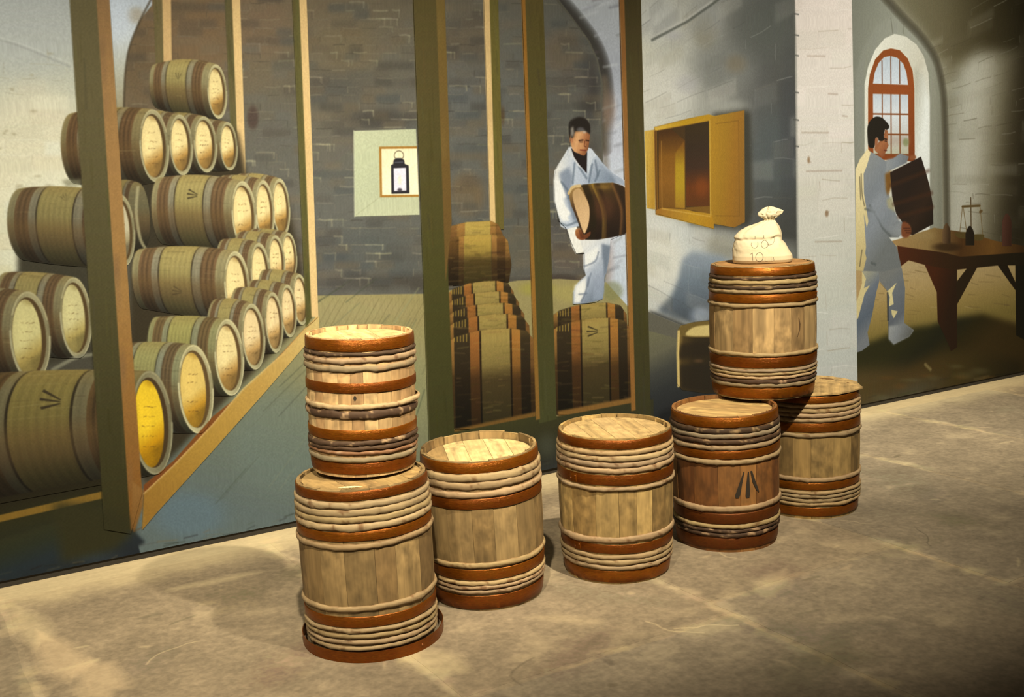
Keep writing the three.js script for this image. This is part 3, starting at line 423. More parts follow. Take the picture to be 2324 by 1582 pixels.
  P.poly([[100, 830], [205, 800], [215, 850], [90, 880]], [70, 66, 52], { blur: 4 }); P.line([[120, 838], [170, 812], [208, 804]], 7, [140, 134, 104], { alpha: 0.7, blur: 2.5, smooth: true });
  cask(P, [68, 763, 46, 103], [-110, 750, 44, 98], { bulge: 0.05, lit: 0.84, hc: [196, 184, 120], hs: [164, 142, 74], label: 'painted barrel at the left picture edge' });
  cask(P, [345, 958, 46, 118], [-60, 1000, 90, 150], { bulge: 0.02, sag: 4, lit: 0.74, tint: [1, 0.98, 0.86], hc: [232, 190, 40], hs: [196, 140, 14], bands: [[0, 'end'], [0.06, 'withy'], [0.3, 'hoop'], [0.345, 'line'], [0.36, 'wood'], [0.68, 'line'], [0.695, 'hoop'], [0.77, 'withy'], [0.92, 'end']], label: 'large painted barrel with a bright yellow head at the near end of the bottom row' });
  arrowMark(P, 116, 908, 26, -1.45, 0.85);
  // near sill, rail
  P.poly([[-300, 1190], [0, 1128], [235, 1085], [300, 1190], [320, 1260], [-300, 1420]], [0, 1120, 40, 1320, [30, 24, 12], [44, 42, 20], [38, 42, 30], [30, 36, 40]]);
  P.poly([[-300, 1232], [0, 1168], [234, 1114], [236, 1130], [0, 1184], [-300, 1250]], [128, 96, 34], { blur: 1.2 });
  P.poly([[232, 1120], [300, 1120], [306, 1206], [330, 1230], [240, 1280], [-300, 1420], [-300, 1300], [0, 1225], [236, 1150]], [150, 1160, 190, 1280, [50, 48, 24], [42, 46, 30], [34, 44, 46], [32, 38, 40]], { blur: 3 });
  P.spot(210, 1262, 70, 16, [58, 70, 74], 0.4, 14);
  P.poly([[326, 1100], [394, 1045], [482, 945], [554, 888], [640, 800], [700, 735], [720, 716], [724, 745], [600, 880], [360, 1140], [326, 1130]], [330, 1110, 700, 740, [120, 66, 26], [126, 74, 30], [150, 104, 50]]);
  const rail = [[326, 1122], [394, 1058], [482, 966], [552, 884], [640, 806], [706, 734], [724, 716], [724, 746], [600, 890], [480, 1025], [356, 1162], [322, 1202]];
  P.poly(rail, [330, 1150, 710, 730, [150, 108, 40], [172, 132, 52], [188, 148, 70], [206, 176, 104]]); P.line([[326, 1120], [394, 1056], [482, 964], [552, 882], [640, 804], [720, 716]], 3, [222, 186, 106], { alpha: 0.8, blur: 0.8 });
  subject('painted_rail', rail, 'painted wooden rail under the barrel stack');
  post(P, [[650, -300], [669, -300], [708, 718], [694, 742]].map(([x, y]) => [x, y]), [[667, -300], [684, -300], [722, 718], [706, 718]], green, pale, 0, 'painted post with a bright edge at the far end of the stack');
  // --- middle posts and the middle stack
  post(P, [[1102, -300], [1122, -300], [1143, 520], [1124, 520]], [[1088, -300], [1102, -300], [1124, 520], [1112, 520]], [[104, 94, 40], [104, 92, 42]], pale, 0, 'slim painted post behind the middle barrels');
  const D = [54, 42, 24], Hc = [150, 106, 50], Wd = [150, 128, 66], Bn = [122, 84, 40];
  sideCask(P, [[1010, 560], [1012, 528], [1022, 512], [1058, 503], [1112, 500], [1130, 508], [1140, 530], [1142, 560]], [[1008, 1018, 1006, 1018, Hc], [1018, 1036, 1018, 1036, Bn], [1036, 1054, 1036, 1054, Hc], [1054, 1112, 1054, 1112, [176, 148, 70]], [1112, 1124, 1112, 1124, Hc], [1124, 1145, 1124, 1145, Bn]], 500, 640, { x1: 1130, label: 'painted barrel at the back of the middle pile, on top' });
  sideCask(P, [[1008, 600], [1010, 560], [1018, 540], [1058, 533], [1110, 531], [1142, 534], [1152, 546], [1160, 600], [1154, 640], [1014, 648]], [[1004, 1016, 1004, 1016, Hc], [1016, 1040, 1016, 1040, [96, 66, 30]], [1040, 1052, 1040, 1052, Hc], [1052, 1114, 1052, 1114, [172, 142, 62]], [1114, 1126, 1116, 1128, Hc], [1126, 1146, 1128, 1148, [104, 70, 32]], [1146, 1164, 1146, 1164, Hc]], 531, 650, { x1: 1150, fall: 0.5, label: 'painted barrel standing topmost in the middle pile' });
  const rowCask = (x0, x1, yt, yb, l) => {
    const w = x1 - x0, o = [[x0, yb], [x0 + 1, yt + 30], [x0 + w * 0.1, yt + 18], [x0 + w * 0.32, yt + 6], [x0 + w * 0.55, yt + 1], [x0 + w * 0.74, yt], [x0 + w * 0.9, yt + 6], [x1 - 3, yt + 26], [x1, yt + 90], [x1, yb]];
    const b = (a, e, c) => [x0 + w * a, x0 + w * e, x0 + w * (a + 0.03), x0 + w * (e + 0.03), c];
    sideCask(P, o, [b(-0.1, 0.06, Hc), b(0.06, 0.24, D), b(0.24, 0.35, [146, 92, 40]), b(0.35, 0.37, [40, 28, 14]), b(0.37, 0.7, Wd), b(0.7, 0.72, [40, 28, 14]), b(0.72, 0.82, [156, 104, 44]), b(0.82, 0.93, D), b(0.93, 1.1, Bn)], yt, yb, { x1, fall: 0.5, label: l });
    for (let i = 0; i < 5; i++) P.line([[x0 + w * (0.07 + i * 0.035), yt + 22 - i * 2], [x0 + w * (0.07 + i * 0.035), yt + 30]], 2.4, [206, 170, 70], { alpha: 0.55, blur: 0.7 });
  };
  rowCask(1013, 1168, 636, 760, 'painted barrel at the back of the middle row'); rowCask(1014, 1180, 660, 780, 'painted barrel fourth in the middle row'); rowCask(1015, 1192, 686, 800, 'painted barrel third in the middle row'); rowCask(1015, 1203, 711, 860, 'painted barrel second in the middle row'); rowCask(1016, 1214, 744, 972, 'nearest painted barrel in the middle row');
  rowCask(1252, 1424, 686, 800, 'painted barrel behind the arrow marked one on the right'); rowCask(1250, 1433, 720, 940, 'painted barrel with an arrow mark right of the middle row'); arrowMark(P, 1344, 751, 14, -1.57, 0.8);
  P.poly([[1020, 975], [1100, 958], [1220, 932], [1222, 945], [1100, 970], [1022, 988]], [112, 80, 34], { blur: 1.5 }); P.poly([[1264, 932], [1340, 918], [1438, 900], [1438, 914], [1340, 932], [1266, 946]], [128, 90, 40], { blur: 1.5 });
  // --- the man carrying a cask between the posts
  const q1 = (p) => p.map(([x, y]) => [1230 + x / 3.514, 250 + y / 3.514]);
  const man1 = q1([[215, 290], [222, 240], [218, 180], [215, 110], [235, 75], [290, 52], [345, 65], [378, 110], [380, 170], [372, 240], [368, 285], [420, 345], [500, 430], [560, 500], [660, 560], [660, 980], [540, 1030], [530, 1180], [500, 1340], [490, 1400], [480, 1500], [420, 1530], [245, 1545], [245, 1450], [300, 1360], [335, 1320], [335, 1140], [270, 1140], [215, 1020], [190, 940], [130, 880], [100, 740], [92, 560], [110, 460], [200, 350]]);
  P.poly(q1([[280, 1030], [460, 1010], [545, 1020], [535, 1150], [520, 1260], [490, 1340], [495, 1440], [480, 1510], [340, 1540], [245, 1545], [246, 1450], [290, 1370], [345, 1315], [330, 1260], [330, 1140]]), [1320, 560, 1380, 640, [226, 222, 206], [206, 208, 204], [160, 168, 174], [118, 128, 136]]);
  P.poly(q1([[470, 1060], [545, 1080], [530, 1190], [510, 1290], [480, 1340]]), [106, 116, 124], { blur: 2, alpha: 0.9 }); P.poly(q1([[380, 1290], [480, 1180], [495, 1440], [480, 1505], [400, 1510], [410, 1400]]), [1345, 600, 1370, 670, [176, 182, 184], [150, 158, 166], [140, 150, 158]], { blur: 2.5 });
  P.poly(q1([[330, 1150], [440, 1080], [450, 1150], [380, 1230], [345, 1260]]), [240, 236, 218], { blur: 2.5, alpha: 0.9 }); P.poly(q1([[260, 1400], [345, 1330], [350, 1420], [300, 1530], [250, 1535]]), [236, 232, 214], { blur: 2 });
  for (const q of [[[365, 1330], [345, 1440], [310, 1520]], [[340, 1240], [420, 1200], [445, 1130]], [[290, 1465], [350, 1460]], [[385, 1300], [360, 1400]]]) P.line(q1(q), 3, [104, 114, 122], { alpha: 0.6, blur: 1.2, smooth: true });
  P.poly(q1([[190, 930], [270, 920], [300, 1040], [325, 1130], [270, 1145], [240, 1090]]), [240, 234, 212], { blur: 1 });
  P.poly(q1([[215, 290], [100, 480], [92, 560], [96, 720], [130, 850], [150, 925], [190, 945], [300, 920], [260, 820], [215, 650], [320, 590], [590, 580], [660, 600], [640, 550], [560, 500], [480, 420], [390, 300], [350, 320], [350, 500], [290, 420], [250, 340]]), [1262, 400, 1400, 420, [232, 228, 210], [196, 202, 204], [176, 184, 190], [186, 192, 194], [160, 168, 174]]);
  P.poly(q1([[130, 500], [210, 450], [240, 520], [232, 620], [215, 650], [260, 800], [290, 900], [245, 880], [190, 700], [150, 600]]), [1270, 400, 1305, 480, [128, 138, 148], [120, 130, 140], [112, 122, 132]], { blur: 3, alpha: 0.85 });
  P.poly(q1([[98, 540], [140, 560], [190, 690], [160, 700], [180, 760], [225, 820], [200, 850], [215, 880], [160, 880], [125, 820], [100, 720]]), [244, 240, 222], { blur: 1.5 });
  P.poly(q1([[360, 320], [400, 320], [470, 420], [560, 520], [590, 580], [360, 580], [355, 520]]), [1335, 350, 1390, 410, [206, 210, 208], [150, 160, 168], [112, 124, 134]], { blur: 3, alpha: 0.9 });
  for (const q of [[[395, 430], [370, 570]], [[455, 480], [420, 560]], [[255, 420], [240, 580]], [[290, 450], [350, 540]], [[150, 570], [200, 640], [205, 700]], [[150, 900], [200, 915], [290, 880]], [[420, 400], [440, 520]]]) P.line(q1(q), 4, [92, 102, 112], { alpha: 0.6, blur: 1.4, smooth: true });
  P.poly(q1([[212, 290], [235, 290], [262, 370], [330, 470], [290, 450], [240, 380], [205, 340]]), [214, 214, 206], { blur: 0.8 }); P.poly(q1([[365, 295], [400, 310], [430, 360], [400, 380], [360, 520], [352, 400]]), [206, 210, 208], { blur: 0.8 });
  P.poly(q1([[225, 295], [260, 335], [330, 360], [355, 330], [352, 500], [290, 430], [250, 370]]), [30, 22, 22]);
  P.poly(q1([[222, 190], [260, 165], [330, 165], [378, 190], [374, 260], [355, 325], [330, 360], [290, 345], [250, 325], [232, 290], [222, 245]]), [1296, 310, 1338, 330, [196, 138, 86], [222, 166, 108], [172, 110, 66], [124, 74, 42]], { smooth: true });
  P.poly(q1([[300, 250], [330, 255], [345, 300], [300, 330], [275, 300]]), [214, 156, 98], { blur: 2.5, alpha: 0.7 }); P.line(q1([[290, 240], [322, 236]]), 2.6, [52, 28, 18], { blur: 0.4 }); P.line(q1([[345, 238], [370, 242]]), 2.4, [52, 28, 18], { blur: 0.4 }); P.line(q1([[335, 245], [332, 285], [345, 290]]), 2.2, [112, 60, 34], { blur: 0.5 }); P.line(q1([[300, 315], [345, 318]]), 2.6, [120, 52, 36], { blur: 0.5 }); P.spot(1296, 318, 3, 8, [186, 120, 78], 0.9, 1.5); P.line(q1([[296, 252], [318, 252]]), 2, [40, 24, 16], { alpha: 0.7 });
  P.poly(q1([[218, 190], [215, 110], [235, 75], [290, 52], [345, 65], [380, 115], [382, 185], [350, 170], [330, 158], [290, 165], [260, 170], [245, 215], [230, 220]]), [34, 28, 24], { smooth: true, blur: 1.6 }); P.poly(q1([[225, 140], [245, 125], [252, 180], [240, 212], [226, 200]]), [150, 140, 122], { blur: 1.5, alpha: 0.9 }); P.spot(1316, 293, 10, 5, [120, 116, 112], 0.6, 2.5); P.spot(1325, 299, 5, 3, [196, 186, 166], 0.6, 2);
  subject('painted_person', man1, 'painted man in white carrying a barrel');
  const c1 = q1([[210, 660], [240, 610], [300, 595], [420, 580], [560, 575], [640, 600], [680, 640], [690, 900], [660, 985], [560, 1010], [440, 1030], [340, 1030], [300, 940], [240, 780]]);
  P.poly(c1, [1310, 414, 1320, 540, [118, 88, 34], [66, 46, 24], [54, 34, 20], [44, 28, 18], [30, 20, 14]]);
  P.clip(c1, () => {
    for (const [a, b, w, cc, al] of [[[335, 595], [385, 1030], 16, [34, 24, 14], 0.7], [[405, 585], [490, 1020], 8, [176, 136, 52], 0.75], [[430, 590], [500, 1020], 14, [40, 26, 16], 0.6], [[560, 580], [625, 1000], 8, [128, 86, 44], 0.6], [[600, 580], [660, 980], 20, [36, 24, 16], 0.7]]) P.line(q1([a, [(a[0] + b[0]) / 2 + 40, (a[1] + b[1]) / 2], b]), w, cc, { alpha: al, blur: 2.5, smooth: true });
    P.spot(1368, 470, 22, 30, [92, 56, 34], 0.5, 12); P.spot(1368, 424, 20, 5, [140, 104, 44], 0.6, 4);
  });
  const h1 = q1([[240, 660], [285, 620], [325, 660], [370, 760], [370, 880], [340, 975], [320, 960], [290, 870], [255, 760]]);
  P.poly(q1([[210, 660], [240, 612], [300, 598], [345, 680], [378, 780], [374, 900], [340, 990], [310, 975], [270, 850], [230, 760]]), [1290, 420, 1330, 520, [186, 146, 82], [74, 50, 28], [52, 36, 22]], { smooth: true });
  P.poly(h1, [1300, 440, 1332, 520, [196, 158, 104], [214, 174, 120], [224, 184, 128]], { smooth: true, blur: 0.6 }); P.line(q1([[208, 660], [240, 612], [298, 600]]), 6, [214, 182, 122], { blur: 0.8, smooth: true });
  P.poly(q1([[265, 950], [300, 940], [330, 990], [380, 965], [375, 1000], [330, 1030], [285, 1025], [262, 990]]), [1306, 520, 1330, 540, [176, 116, 66], [128, 70, 36], [104, 56, 30]], { smooth: true }); for (let i = 0; i < 3; i++) P.line(q1([[290 + i * 12, 950 + i * 4], [308 + i * 10, 1015]]), 1.8, [74, 38, 22], { alpha: 0.7 });
  subject('painted_barrel', c1, 'dark painted barrel carried by the man in white', [['painted_barrel_head', h1]]);
  // --- near posts
  post(P, [[188, -300], [247, -300], [324, 1118], [300, 1206], [292, 1192], [233, 1116]].slice(0, 0).concat([[138, -300], [202, -300], [296, 1200], [236, 1200]]), [[199, -300], [228, -300], [322, 1116], [296, 1210]], [[98, 88, 56], [92, 82, 50], [70, 64, 34], [50, 46, 20]], [[116, 88, 58], [150, 112, 64], [152, 112, 58], [132, 86, 34]], 0, 'nearest painted post at the left, with an orange edge');
  P.poly([[120, 1140], [236, 1150], [292, 1172], [304, 1207], [262, 1246], [140, 1276]], [48, 45, 22], { blur: 9 }); P.poly([[300, 1090], [326, 1112], [324, 1150], [305, 1207], [297, 1196]], [310, 1110, 306, 1200, [140, 98, 46], [124, 84, 36]], { blur: 1.5 }); P.line([[300, 1190], [304, 1206], [322, 1196]], 2, [96, 62, 26], { alpha: 0.5, blur: 1.5 });
  post(P, [[926, -300], [980, -300], [1031, 1010], [978, 1140]], [[978, -300], [999, -300], [1024, 500], [1010, 640]], [[98, 84, 42], [84, 72, 36], [70, 66, 28], [58, 56, 26]], [[118, 96, 46], [112, 88, 40], [104, 78, 36]], 0, 'wide painted post in the middle of the mural');
  const sill = [[974, 990], [1030, 980], [1222, 942], [1266, 944], [1440, 912], [1482, 905], [1484, 1060], [976, 1160]];
  P.poly(sill, [1200, 945, 1220, 1085, [58, 56, 28], [50, 48, 28], [42, 42, 30], [44, 46, 46]]); P.spot(1240, 1010, 20, 30, [78, 80, 62], 0.5, 16); P.spot(1000, 1040, 20, 50, [56, 56, 30], 0.5, 12);
  subject('painted_sill', sill, 'dark painted sill under the middle barrels');
  post(P, [[1180, -300], [1222, -300], [1262, 950], [1222, 960]], [[1173, -300], [1180, -300], [1224, 950], [1215, 952]], [[104, 84, 42], [86, 76, 36], [74, 66, 28], [66, 66, 34]], [[146, 96, 36], [156, 108, 40], [130, 94, 40]], 0, 'painted post left of the man in white');
  post(P, [[1406, -300], [1446, -300], [1478, 1040], [1442, 1050]], [[1396, -300], [1407, -300], [1441, 930], [1431, 932]], [[62, 50, 28], [72, 62, 30], [66, 60, 28], [50, 48, 26]], [[136, 88, 42], [150, 102, 46], [136, 92, 40]], 0, 'painted post right of the man in white');
  // soft light falling across the foot of the aisle, worn bottom edge of the canvas
  for (let i = 0; i < 60; i++) { const x = rr(-20, 2330), y = 1326 - x * 0.2065 - rr(4, 26); P.line([[x, y], [x + rr(10, 50), y - rr(2, 10)]], rr(1, 3), rnd() < 0.5 ? [20, 18, 12] : [112, 92, 56], { alpha: rr(0.1, 0.4), blur: 1.5 }); }
}
// what the paint itself is: the colours measured under the gallery's lamps, freed of the lamps' tint
const PAINT_LEVEL = 0.5;
function finish(P, k) {
  const soft = document.createElement('canvas'); soft.width = CW; soft.height = CH; const sc = soft.getContext('2d'); sc.filter = 'blur(1px)'; sc.drawImage(P.cv, 0, 0);
  const im = sc.getImageData(0, 0, CW, CH), d = im.data, s2l = (v) => (v <= 0.04045 ? v / 12.92 : ((v + 0.055) / 1.055) ** 2.4), l2s = (v) => (v <= 0.0031308 ? v * 12.92 : 1.055 * v ** (1 / 2.4) - 0.055);
  const lut = [LAMP.r, LAMP.g, LAMP.b].map((t) => Float32Array.from({ length: 256 }, (_, i) => 255 * l2s(Math.min(0.92, s2l(i / 255) / t * PAINT_LEVEL))));
  const N = 256, tn = new Float32Array(N * N); for (let y = 0; y < N; y++) for (let x = 0; x < N; x++) tn[y * N + x] = 1 + 0.07 * pn(x / N, y / N, 6, 3, 5, 3) + 0.035 * (((x * 7919 + y * 104729) * 2654435761 >>> 8 & 255) / 255 - 0.5);
  for (let y = 0; y < CH; y++) for (let x = 0; x < CW; x++) { const i = (y * CW + x) * 4, n = tn[(y & 255) * N + (x & 255)]; for (let j = 0; j < 3; j++) d[i + j] = Math.min(255, lut[j][d[i + j]] * n); d[i + 3] = 255; }
  return canvasData(d, CW, CH);
}
const weave = dataTex(128, 128, (x, y) => 0.5 + 0.25 * Math.sin(x * 2 * Math.PI * 24) * Math.sin(y * 2 * Math.PI * 24) + 0.3 * pn(x, y, 2, 2, 3), false);
weave.repeat.set(9, 7);

const sheets = SHEETS.map((s, k) => { const P = new Painter(s); SUBJECTS.length = 0; paintMural(P); return new THREE.MeshPhysicalMaterial({ map: finish(P, k), roughness: 0.7, specularIntensity: 0.25, bumpMap: weave, bumpScale: 0.0006 }); });
const mural = thing('mural', 'wide painted mural of a vaulted barrel store, along the wall behind the real barrels', 'mural');
mural.position.copy(WALL_O); mural.rotation.y = WALL_TURN;
const sheetUv = (g, s) => { const p = g.attributes.position, uv = new Float32Array(p.count * 2); for (let i = 0; i < p.count; i++) { uv[i * 2] = (p.getX(i) - s.u0) / (s.u1 - s.u0); uv[i * 2 + 1] = (p.getY(i) - MURAL_V0) / (MURAL_V1 - MURAL_V0); } g.setAttribute('uv', new THREE.BufferAttribute(uv, 2)); return g; };
SHEETS.forEach((s, k) => { const g = new THREE.BoxGeometry(s.u1 - s.u0, MURAL_V1 - MURAL_V0, 0.022).translate((s.u0 + s.u1) / 2, (MURAL_V0 + MURAL_V1) / 2, -0.011); mesh('canvas_panel', sheetUv(g, s), sheets[k], mural); });
// every painted subject is a piece of the same painted surface, cut along its outline
function cutFrom(outline, s, k, lift) {
  const pts = outline.map((p) => mu(p[0], p[1])).map(([u, v]) => [Math.min(s.u1, Math.max(s.u0, u)), Math.min(MURAL_V1, Math.max(MURAL_V0, v))]);
  const clean = pts.filter((p, i) => { const q = pts[(i + 1) % pts.length]; return Math.hypot(p[0] - q[0], p[1] - q[1]) > 1e-4; });
  if (clean.length < 3) return null;
  const g = new THREE.ShapeGeometry(new THREE.Shape(clean.map((p) => new THREE.Vector2(p[0], p[1])))); g.translate(0, 0, lift); return sheetUv(g, s);
}
SUBJECTS.forEach(({ name, outline, label, kids }, i) => {
  const mid = mu(outline.reduce((a, p) => a + p[0], 0) / outline.length, 300)[0], k = mid < SHEETS[0].u1 ? 0 : 1, s = SHEETS[k];
  const g = cutFrom(outline, s, k, 0.0004 + i * 0.0001); if (!g) return;
  const m = mesh(name, g, sheets[k], mural); if (label) m.userData.label = label;
  for (const [kn, ko] of kids) { const kg = cutFrom(ko, s, k, 0.00044 + i * 0.0001); if (kg) mesh(kn, kg, sheets[k], m); }
});
// ---------------------------------------------------------------- the room
const inWall = (g) => g.rotateY(WALL_TURN).translate(WALL_O.x, WALL_O.y, WALL_O.z);          // geometry drawn in (u, height, d)
const box = (u0, u1, v0, v1, d0, d1) => new THREE.BoxGeometry(u1 - u0, v1 - v0, d1 - d0).translate((u0 + u1) / 2, (v0 + v1) / 2, (d0 + d1) / 2);
const plaster = std(lin(0.16, 0.14, 0.12), 0.95), darkPaint = std(lin(0.035, 0.032, 0.03), 0.9);
struct('wall_back', inWall(box(-2.2, 9.2, -0.02, 3.62, -0.22, -0.034)), plaster);
struct('wall_left', inWall(box(-2.4, -2.2, -0.02, 3.62, -0.2, 6.4)), darkPaint);
struct('wall_right', inWall(box(9.2, 9.4, -0.02, 3.62, -0.2, 6.4)), darkPaint);
struct('wall_front', inWall(box(-2.4, 9.4, -0.02, 3.62, 6.4, 6.6)), darkPaint);
struct('ceiling', inWall(box(-2.4, 9.4, 3.62, 3.8, -0.22, 6.6)), darkPaint);
struct('baseboard_back', inWall(box(-2.2, 9.2, 0, 0.05, -0.034, -0.012)), std(lin(0.012, 0.01, 0.008), 0.8));

// floor: worn concrete slabs bedded in pale mortar
const FU0 = -2.2, FU1 = 9.2, FD0 = 0, FD1 = 6.4;
const JU = [-2.2, -1.15, -0.2, 0.76, 1.75, 2.75, 3.66, 4.6, 5.42, 6.36, 7.3, 8.25, 9.2];
const JD = JU.map((_, i) => [0.13, 1.84 + 0.32 * Math.sin(i * 2.4), 3.4 + 0.4 * Math.sin(i * 3.1 + 1), 4.9 + 0.2 * Math.cos(i * 5), 6.4]);
const grit = dataTex(256, 256, (x, y) => 0.5 + 0.5 * pn(x, y, 5, 5, 11, 4) + 0.12 * (((Math.floor(x * 256) * 7919 + Math.floor(y * 256) * 104729) * 2654435761 >>> 8 & 255) / 255 - 0.5), false);
grit.repeat.set(2, 2);
const FTX0 = -0.3, FTX1 = 7.3, FTY1 = 3.8, FW = 2048, FH = 1024;
const floorTex = (() => {                                      // dust, old mortar smears, scuffs and stains, in metres of floor
  const cv = document.createElement('canvas'); cv.width = FW; cv.height = FH; const c = cv.getContext('2d');
  const X = (u) => (u - FTX0) / (FTX1 - FTX0) * FW, Y = (d) => d / FTY1 * FH, S = FW / (FTX1 - FTX0);
  const im = c.createImageData(FW, FH), q = im.data;
  for (let y = 0; y < FH; y++) for (let x = 0; x < FW; x++) {
    const u = FTX0 + x / FW * (FTX1 - FTX0), d = y / FH * FTY1, i = (y * FW + x) * 4;
    const a = fbm(u * 1.3, d * 1.3, 3, 4), b = fbm(u * 5, d * 5, 9, 4), e = fbm(u * 26, d * 26, 1, 2), v = fbm(u * 2.1 + 0.5 * b, d * 2.6, 21, 3);
    let t = 0.5 + 0.36 * a + 0.34 * b + 0.5 * e + 0.34 * fbm(u * 70, d * 70, 5, 2); const dust = sstep(0.15, 0.7, v + 0.6 * b) * 0.24;
    let L = 104 + 34 * t; let r = L * 1.06, g = L * 0.98, bl = L * 0.87;
    r += (188 - r) * dust; g += (176 - g) * dust; bl += (150 - bl) * dust;
    const foot = sstep(0.36, 0.1, d + 0.1 * b); r += (212 - r) * foot * 0.6; g += (200 - g) * foot * 0.6; bl += (168 - bl) * foot * 0.6;
    q[i] = r; q[i + 1] = g; q[i + 2] = bl; q[i + 3] = 255;
  }
  c.putImageData(im, 0, 0); reseed(31); c.lineCap = 'round';
  const smear = (u, d, l, w, ang, col, al0, bl) => { const al = al0 * 0.6;             // a soft ragged patch: nested outlines, faint at the rim
    c.save(); c.translate(X(u), Y(d)); c.rotate(ang); c.fillStyle = css(col); const n = 14, ks = Array.from({ length: n }, () => rr(0.7, 1.2)), a = l / 2 * S, e = w / 2 * S, m = Math.min(5, 2 + Math.ceil(bl / 2));
    for (let j = 0; j < m; j++) { const g = bl * 1.6 * (1 - 2 * (j + 0.5) / m); c.globalAlpha = 1 - (1 - al) ** (1.3 / m); c.beginPath(); for (let i = 0; i < n; i++) { const t = i / n * 2 * Math.PI, x = Math.cos(t) * Math.max(0.3, a + g) * ks[i], y = Math.sin(t) * Math.max(0.3, e + g) * ks[i]; i ? c.lineTo(x, y) : c.moveTo(x, y); } c.fill(); }
    c.restore();
  };
  const pale = [206, 192, 160];
  for (const j of JU) for (let d = 0.1; d < 3.8; d += 0.05) if (fbm(j * 3, d * 2.4, 7, 2) > -0.16) smear(j + rr(-0.022, 0.022), d, rr(0.03, 0.09), rr(0.05, 0.12), rr(-0.3, 0.3), pale, rr(0.15, 0.5), 2.5);
  JU.forEach((j, i) => { if (i < JU.length - 1) for (const d of JD[i].slice(1, 4)) for (let u = j; u < JU[i + 1]; u += 0.06) if (rnd() < 0.5) smear(u, d + rr(-0.02, 0.02), rr(0.05, 0.12), rr(0.02, 0.05), rr(-0.3, 0.3), pale, rr(0.1, 0.4), 2.5); });
  for (const [u, d, l, w, a, al] of [[0.82, 0.45, 0.4, 0.1, 1.5, 0.55], [0.86, 0.75, 0.45, 0.12, 1.45, 0.6], [0.93, 1.02, 0.3, 0.14, 1.6, 0.6], [1.45, 0.42, 0.3, 0.06, 0.1, 0.55], [2.62, 1.82, 0.24, 0.09, 0.2, 0.5], [3.05, 1.66, 0.3, 0.09, -0.5, 0.55], [2.3, 1.5, 0.3, 0.07, 0.9, 0.4], [1.8, 1.5, 0.35, 0.14, 1.3, 0.5], [4.55, 0.7, 0.12, 0.05, 0.2, 0.5], [4.3, 1.15, 0.14, 0.04, 0.3, 0.5], [2.05, 0.45, 0.3, 0.12, 0.4, 0.5], [3.2, 0.5, 0.4, 0.12, 0, 0.5]]) smear(u, d, l, w, a, pale, al, 5);
  for (let i = 0; i < 150; i++) smear(rr(0, 7), rr(0.2, 3.6), rr(0.02, 0.12), rr(0.006, 0.03), rr(0, 3.1), rnd() < 0.7 ? pale : [70, 64, 54], rr(0.2, 0.6), rr(0.8, 2));
  for (let i = 0; i < 60; i++) smear(rr(0, 7), rr(0.3, 3.6), rr(0.15, 0.5), rr(0.06, 0.2), rr(0, 3.1), [72, 66, 58], rr(0.1, 0.35), 10);
  for (let i = 0; i < 40; i++) { let u = rr(0.2, 6.8), d = rr(0.3, 3.4), a = rr(0, 6.3); c.globalAlpha = rr(0.25, 0.6); c.strokeStyle = css(rnd() < 0.6 ? [214, 200, 168] : [60, 54, 46]); c.lineWidth = rr(0.8, 2.2); c.beginPath(); c.moveTo(X(u), Y(d)); for (let j = 0; j < 6; j++) { a += rr(-0.7, 0.7); u += Math.cos(a) * 0.035; d += Math.sin(a) * 0.035; c.lineTo(X(u), Y(d)); } c.stroke(); }
  const t = canvasData(c.getImageData(0, 0, FW, FH).data, FW, FH); t.wrapS = t.wrapT = THREE.MirroredRepeatWrapping; return t;
})();
const floorUv = (g) => { const p = g.attributes.position, uv = new Float32Array(p.count * 2); for (let i = 0; i < p.count; i++) { uv[i * 2] = (p.getX(i) - FTX0) / (FTX1 - FTX0); uv[i * 2 + 1] = 1 - p.getZ(i) / FTY1; } g.setAttribute('uv', new THREE.BufferAttribute(uv, 2)); return g; };
const floorMat = (k) => new THREE.MeshStandardMaterial({ map: floorTex, color: lin(k[0], k[1], k[2]), roughness: 0.8, bumpMap: grit, bumpScale: 0.002 });
const slabMats = [[1, 1, 1], [0.93, 0.94, 0.96], [1.0, 0.97, 0.93], [0.9, 0.89, 0.87]].map(floorMat);
const floor = struct('floor', floorUv(box(FU0 - 0.2, FU1 + 0.2, -0.2, -0.0005, -0.22, FD1 + 0.2)), floorMat([1.06, 1.04, 1]));
floor.position.copy(WALL_O); floor.rotation.y = WALL_TURN;
reseed(77);
for (let i = 0; i < JU.length - 1; i++) for (let r = 0; r < 4; r++) {
  const g = 0.012, u0 = JU[i] + g, u1 = JU[i + 1] - g, d0 = JD[i][r] + (r ? g : 0), d1 = JD[i][r + 1] - g, pts = [];
  const edge = (a, b) => { const n = 14; for (let k = 0; k < n; k++) { const t = k / n, w = 0.006 * noise3(a[0] * 3 + t * 4, a[1] * 3 + t * 5, i + r); pts.push(new THREE.Vector2(a[0] + (b[0] - a[0]) * t + (a[0] === b[0] ? w : 0), a[1] + (b[1] - a[1]) * t + (a[1] === b[1] ? w : 0))); } };
  edge([u0, -d1], [u1, -d1]); edge([u1, -d1], [u1, -d0]); edge([u1, -d0], [u0, -d0]); edge([u0, -d0], [u0, -d1]);
  const sg = new THREE.ExtrudeGeometry(new THREE.Shape(pts), { depth: 0.03, bevelEnabled: false }).rotateX(-Math.PI / 2).translate(0, -0.03 + rr(-0.0004, 0.0003), 0);
  mesh('paving_slab', floorUv(sg), slabMats[Math.floor(rnd() * 4)], floor);
}
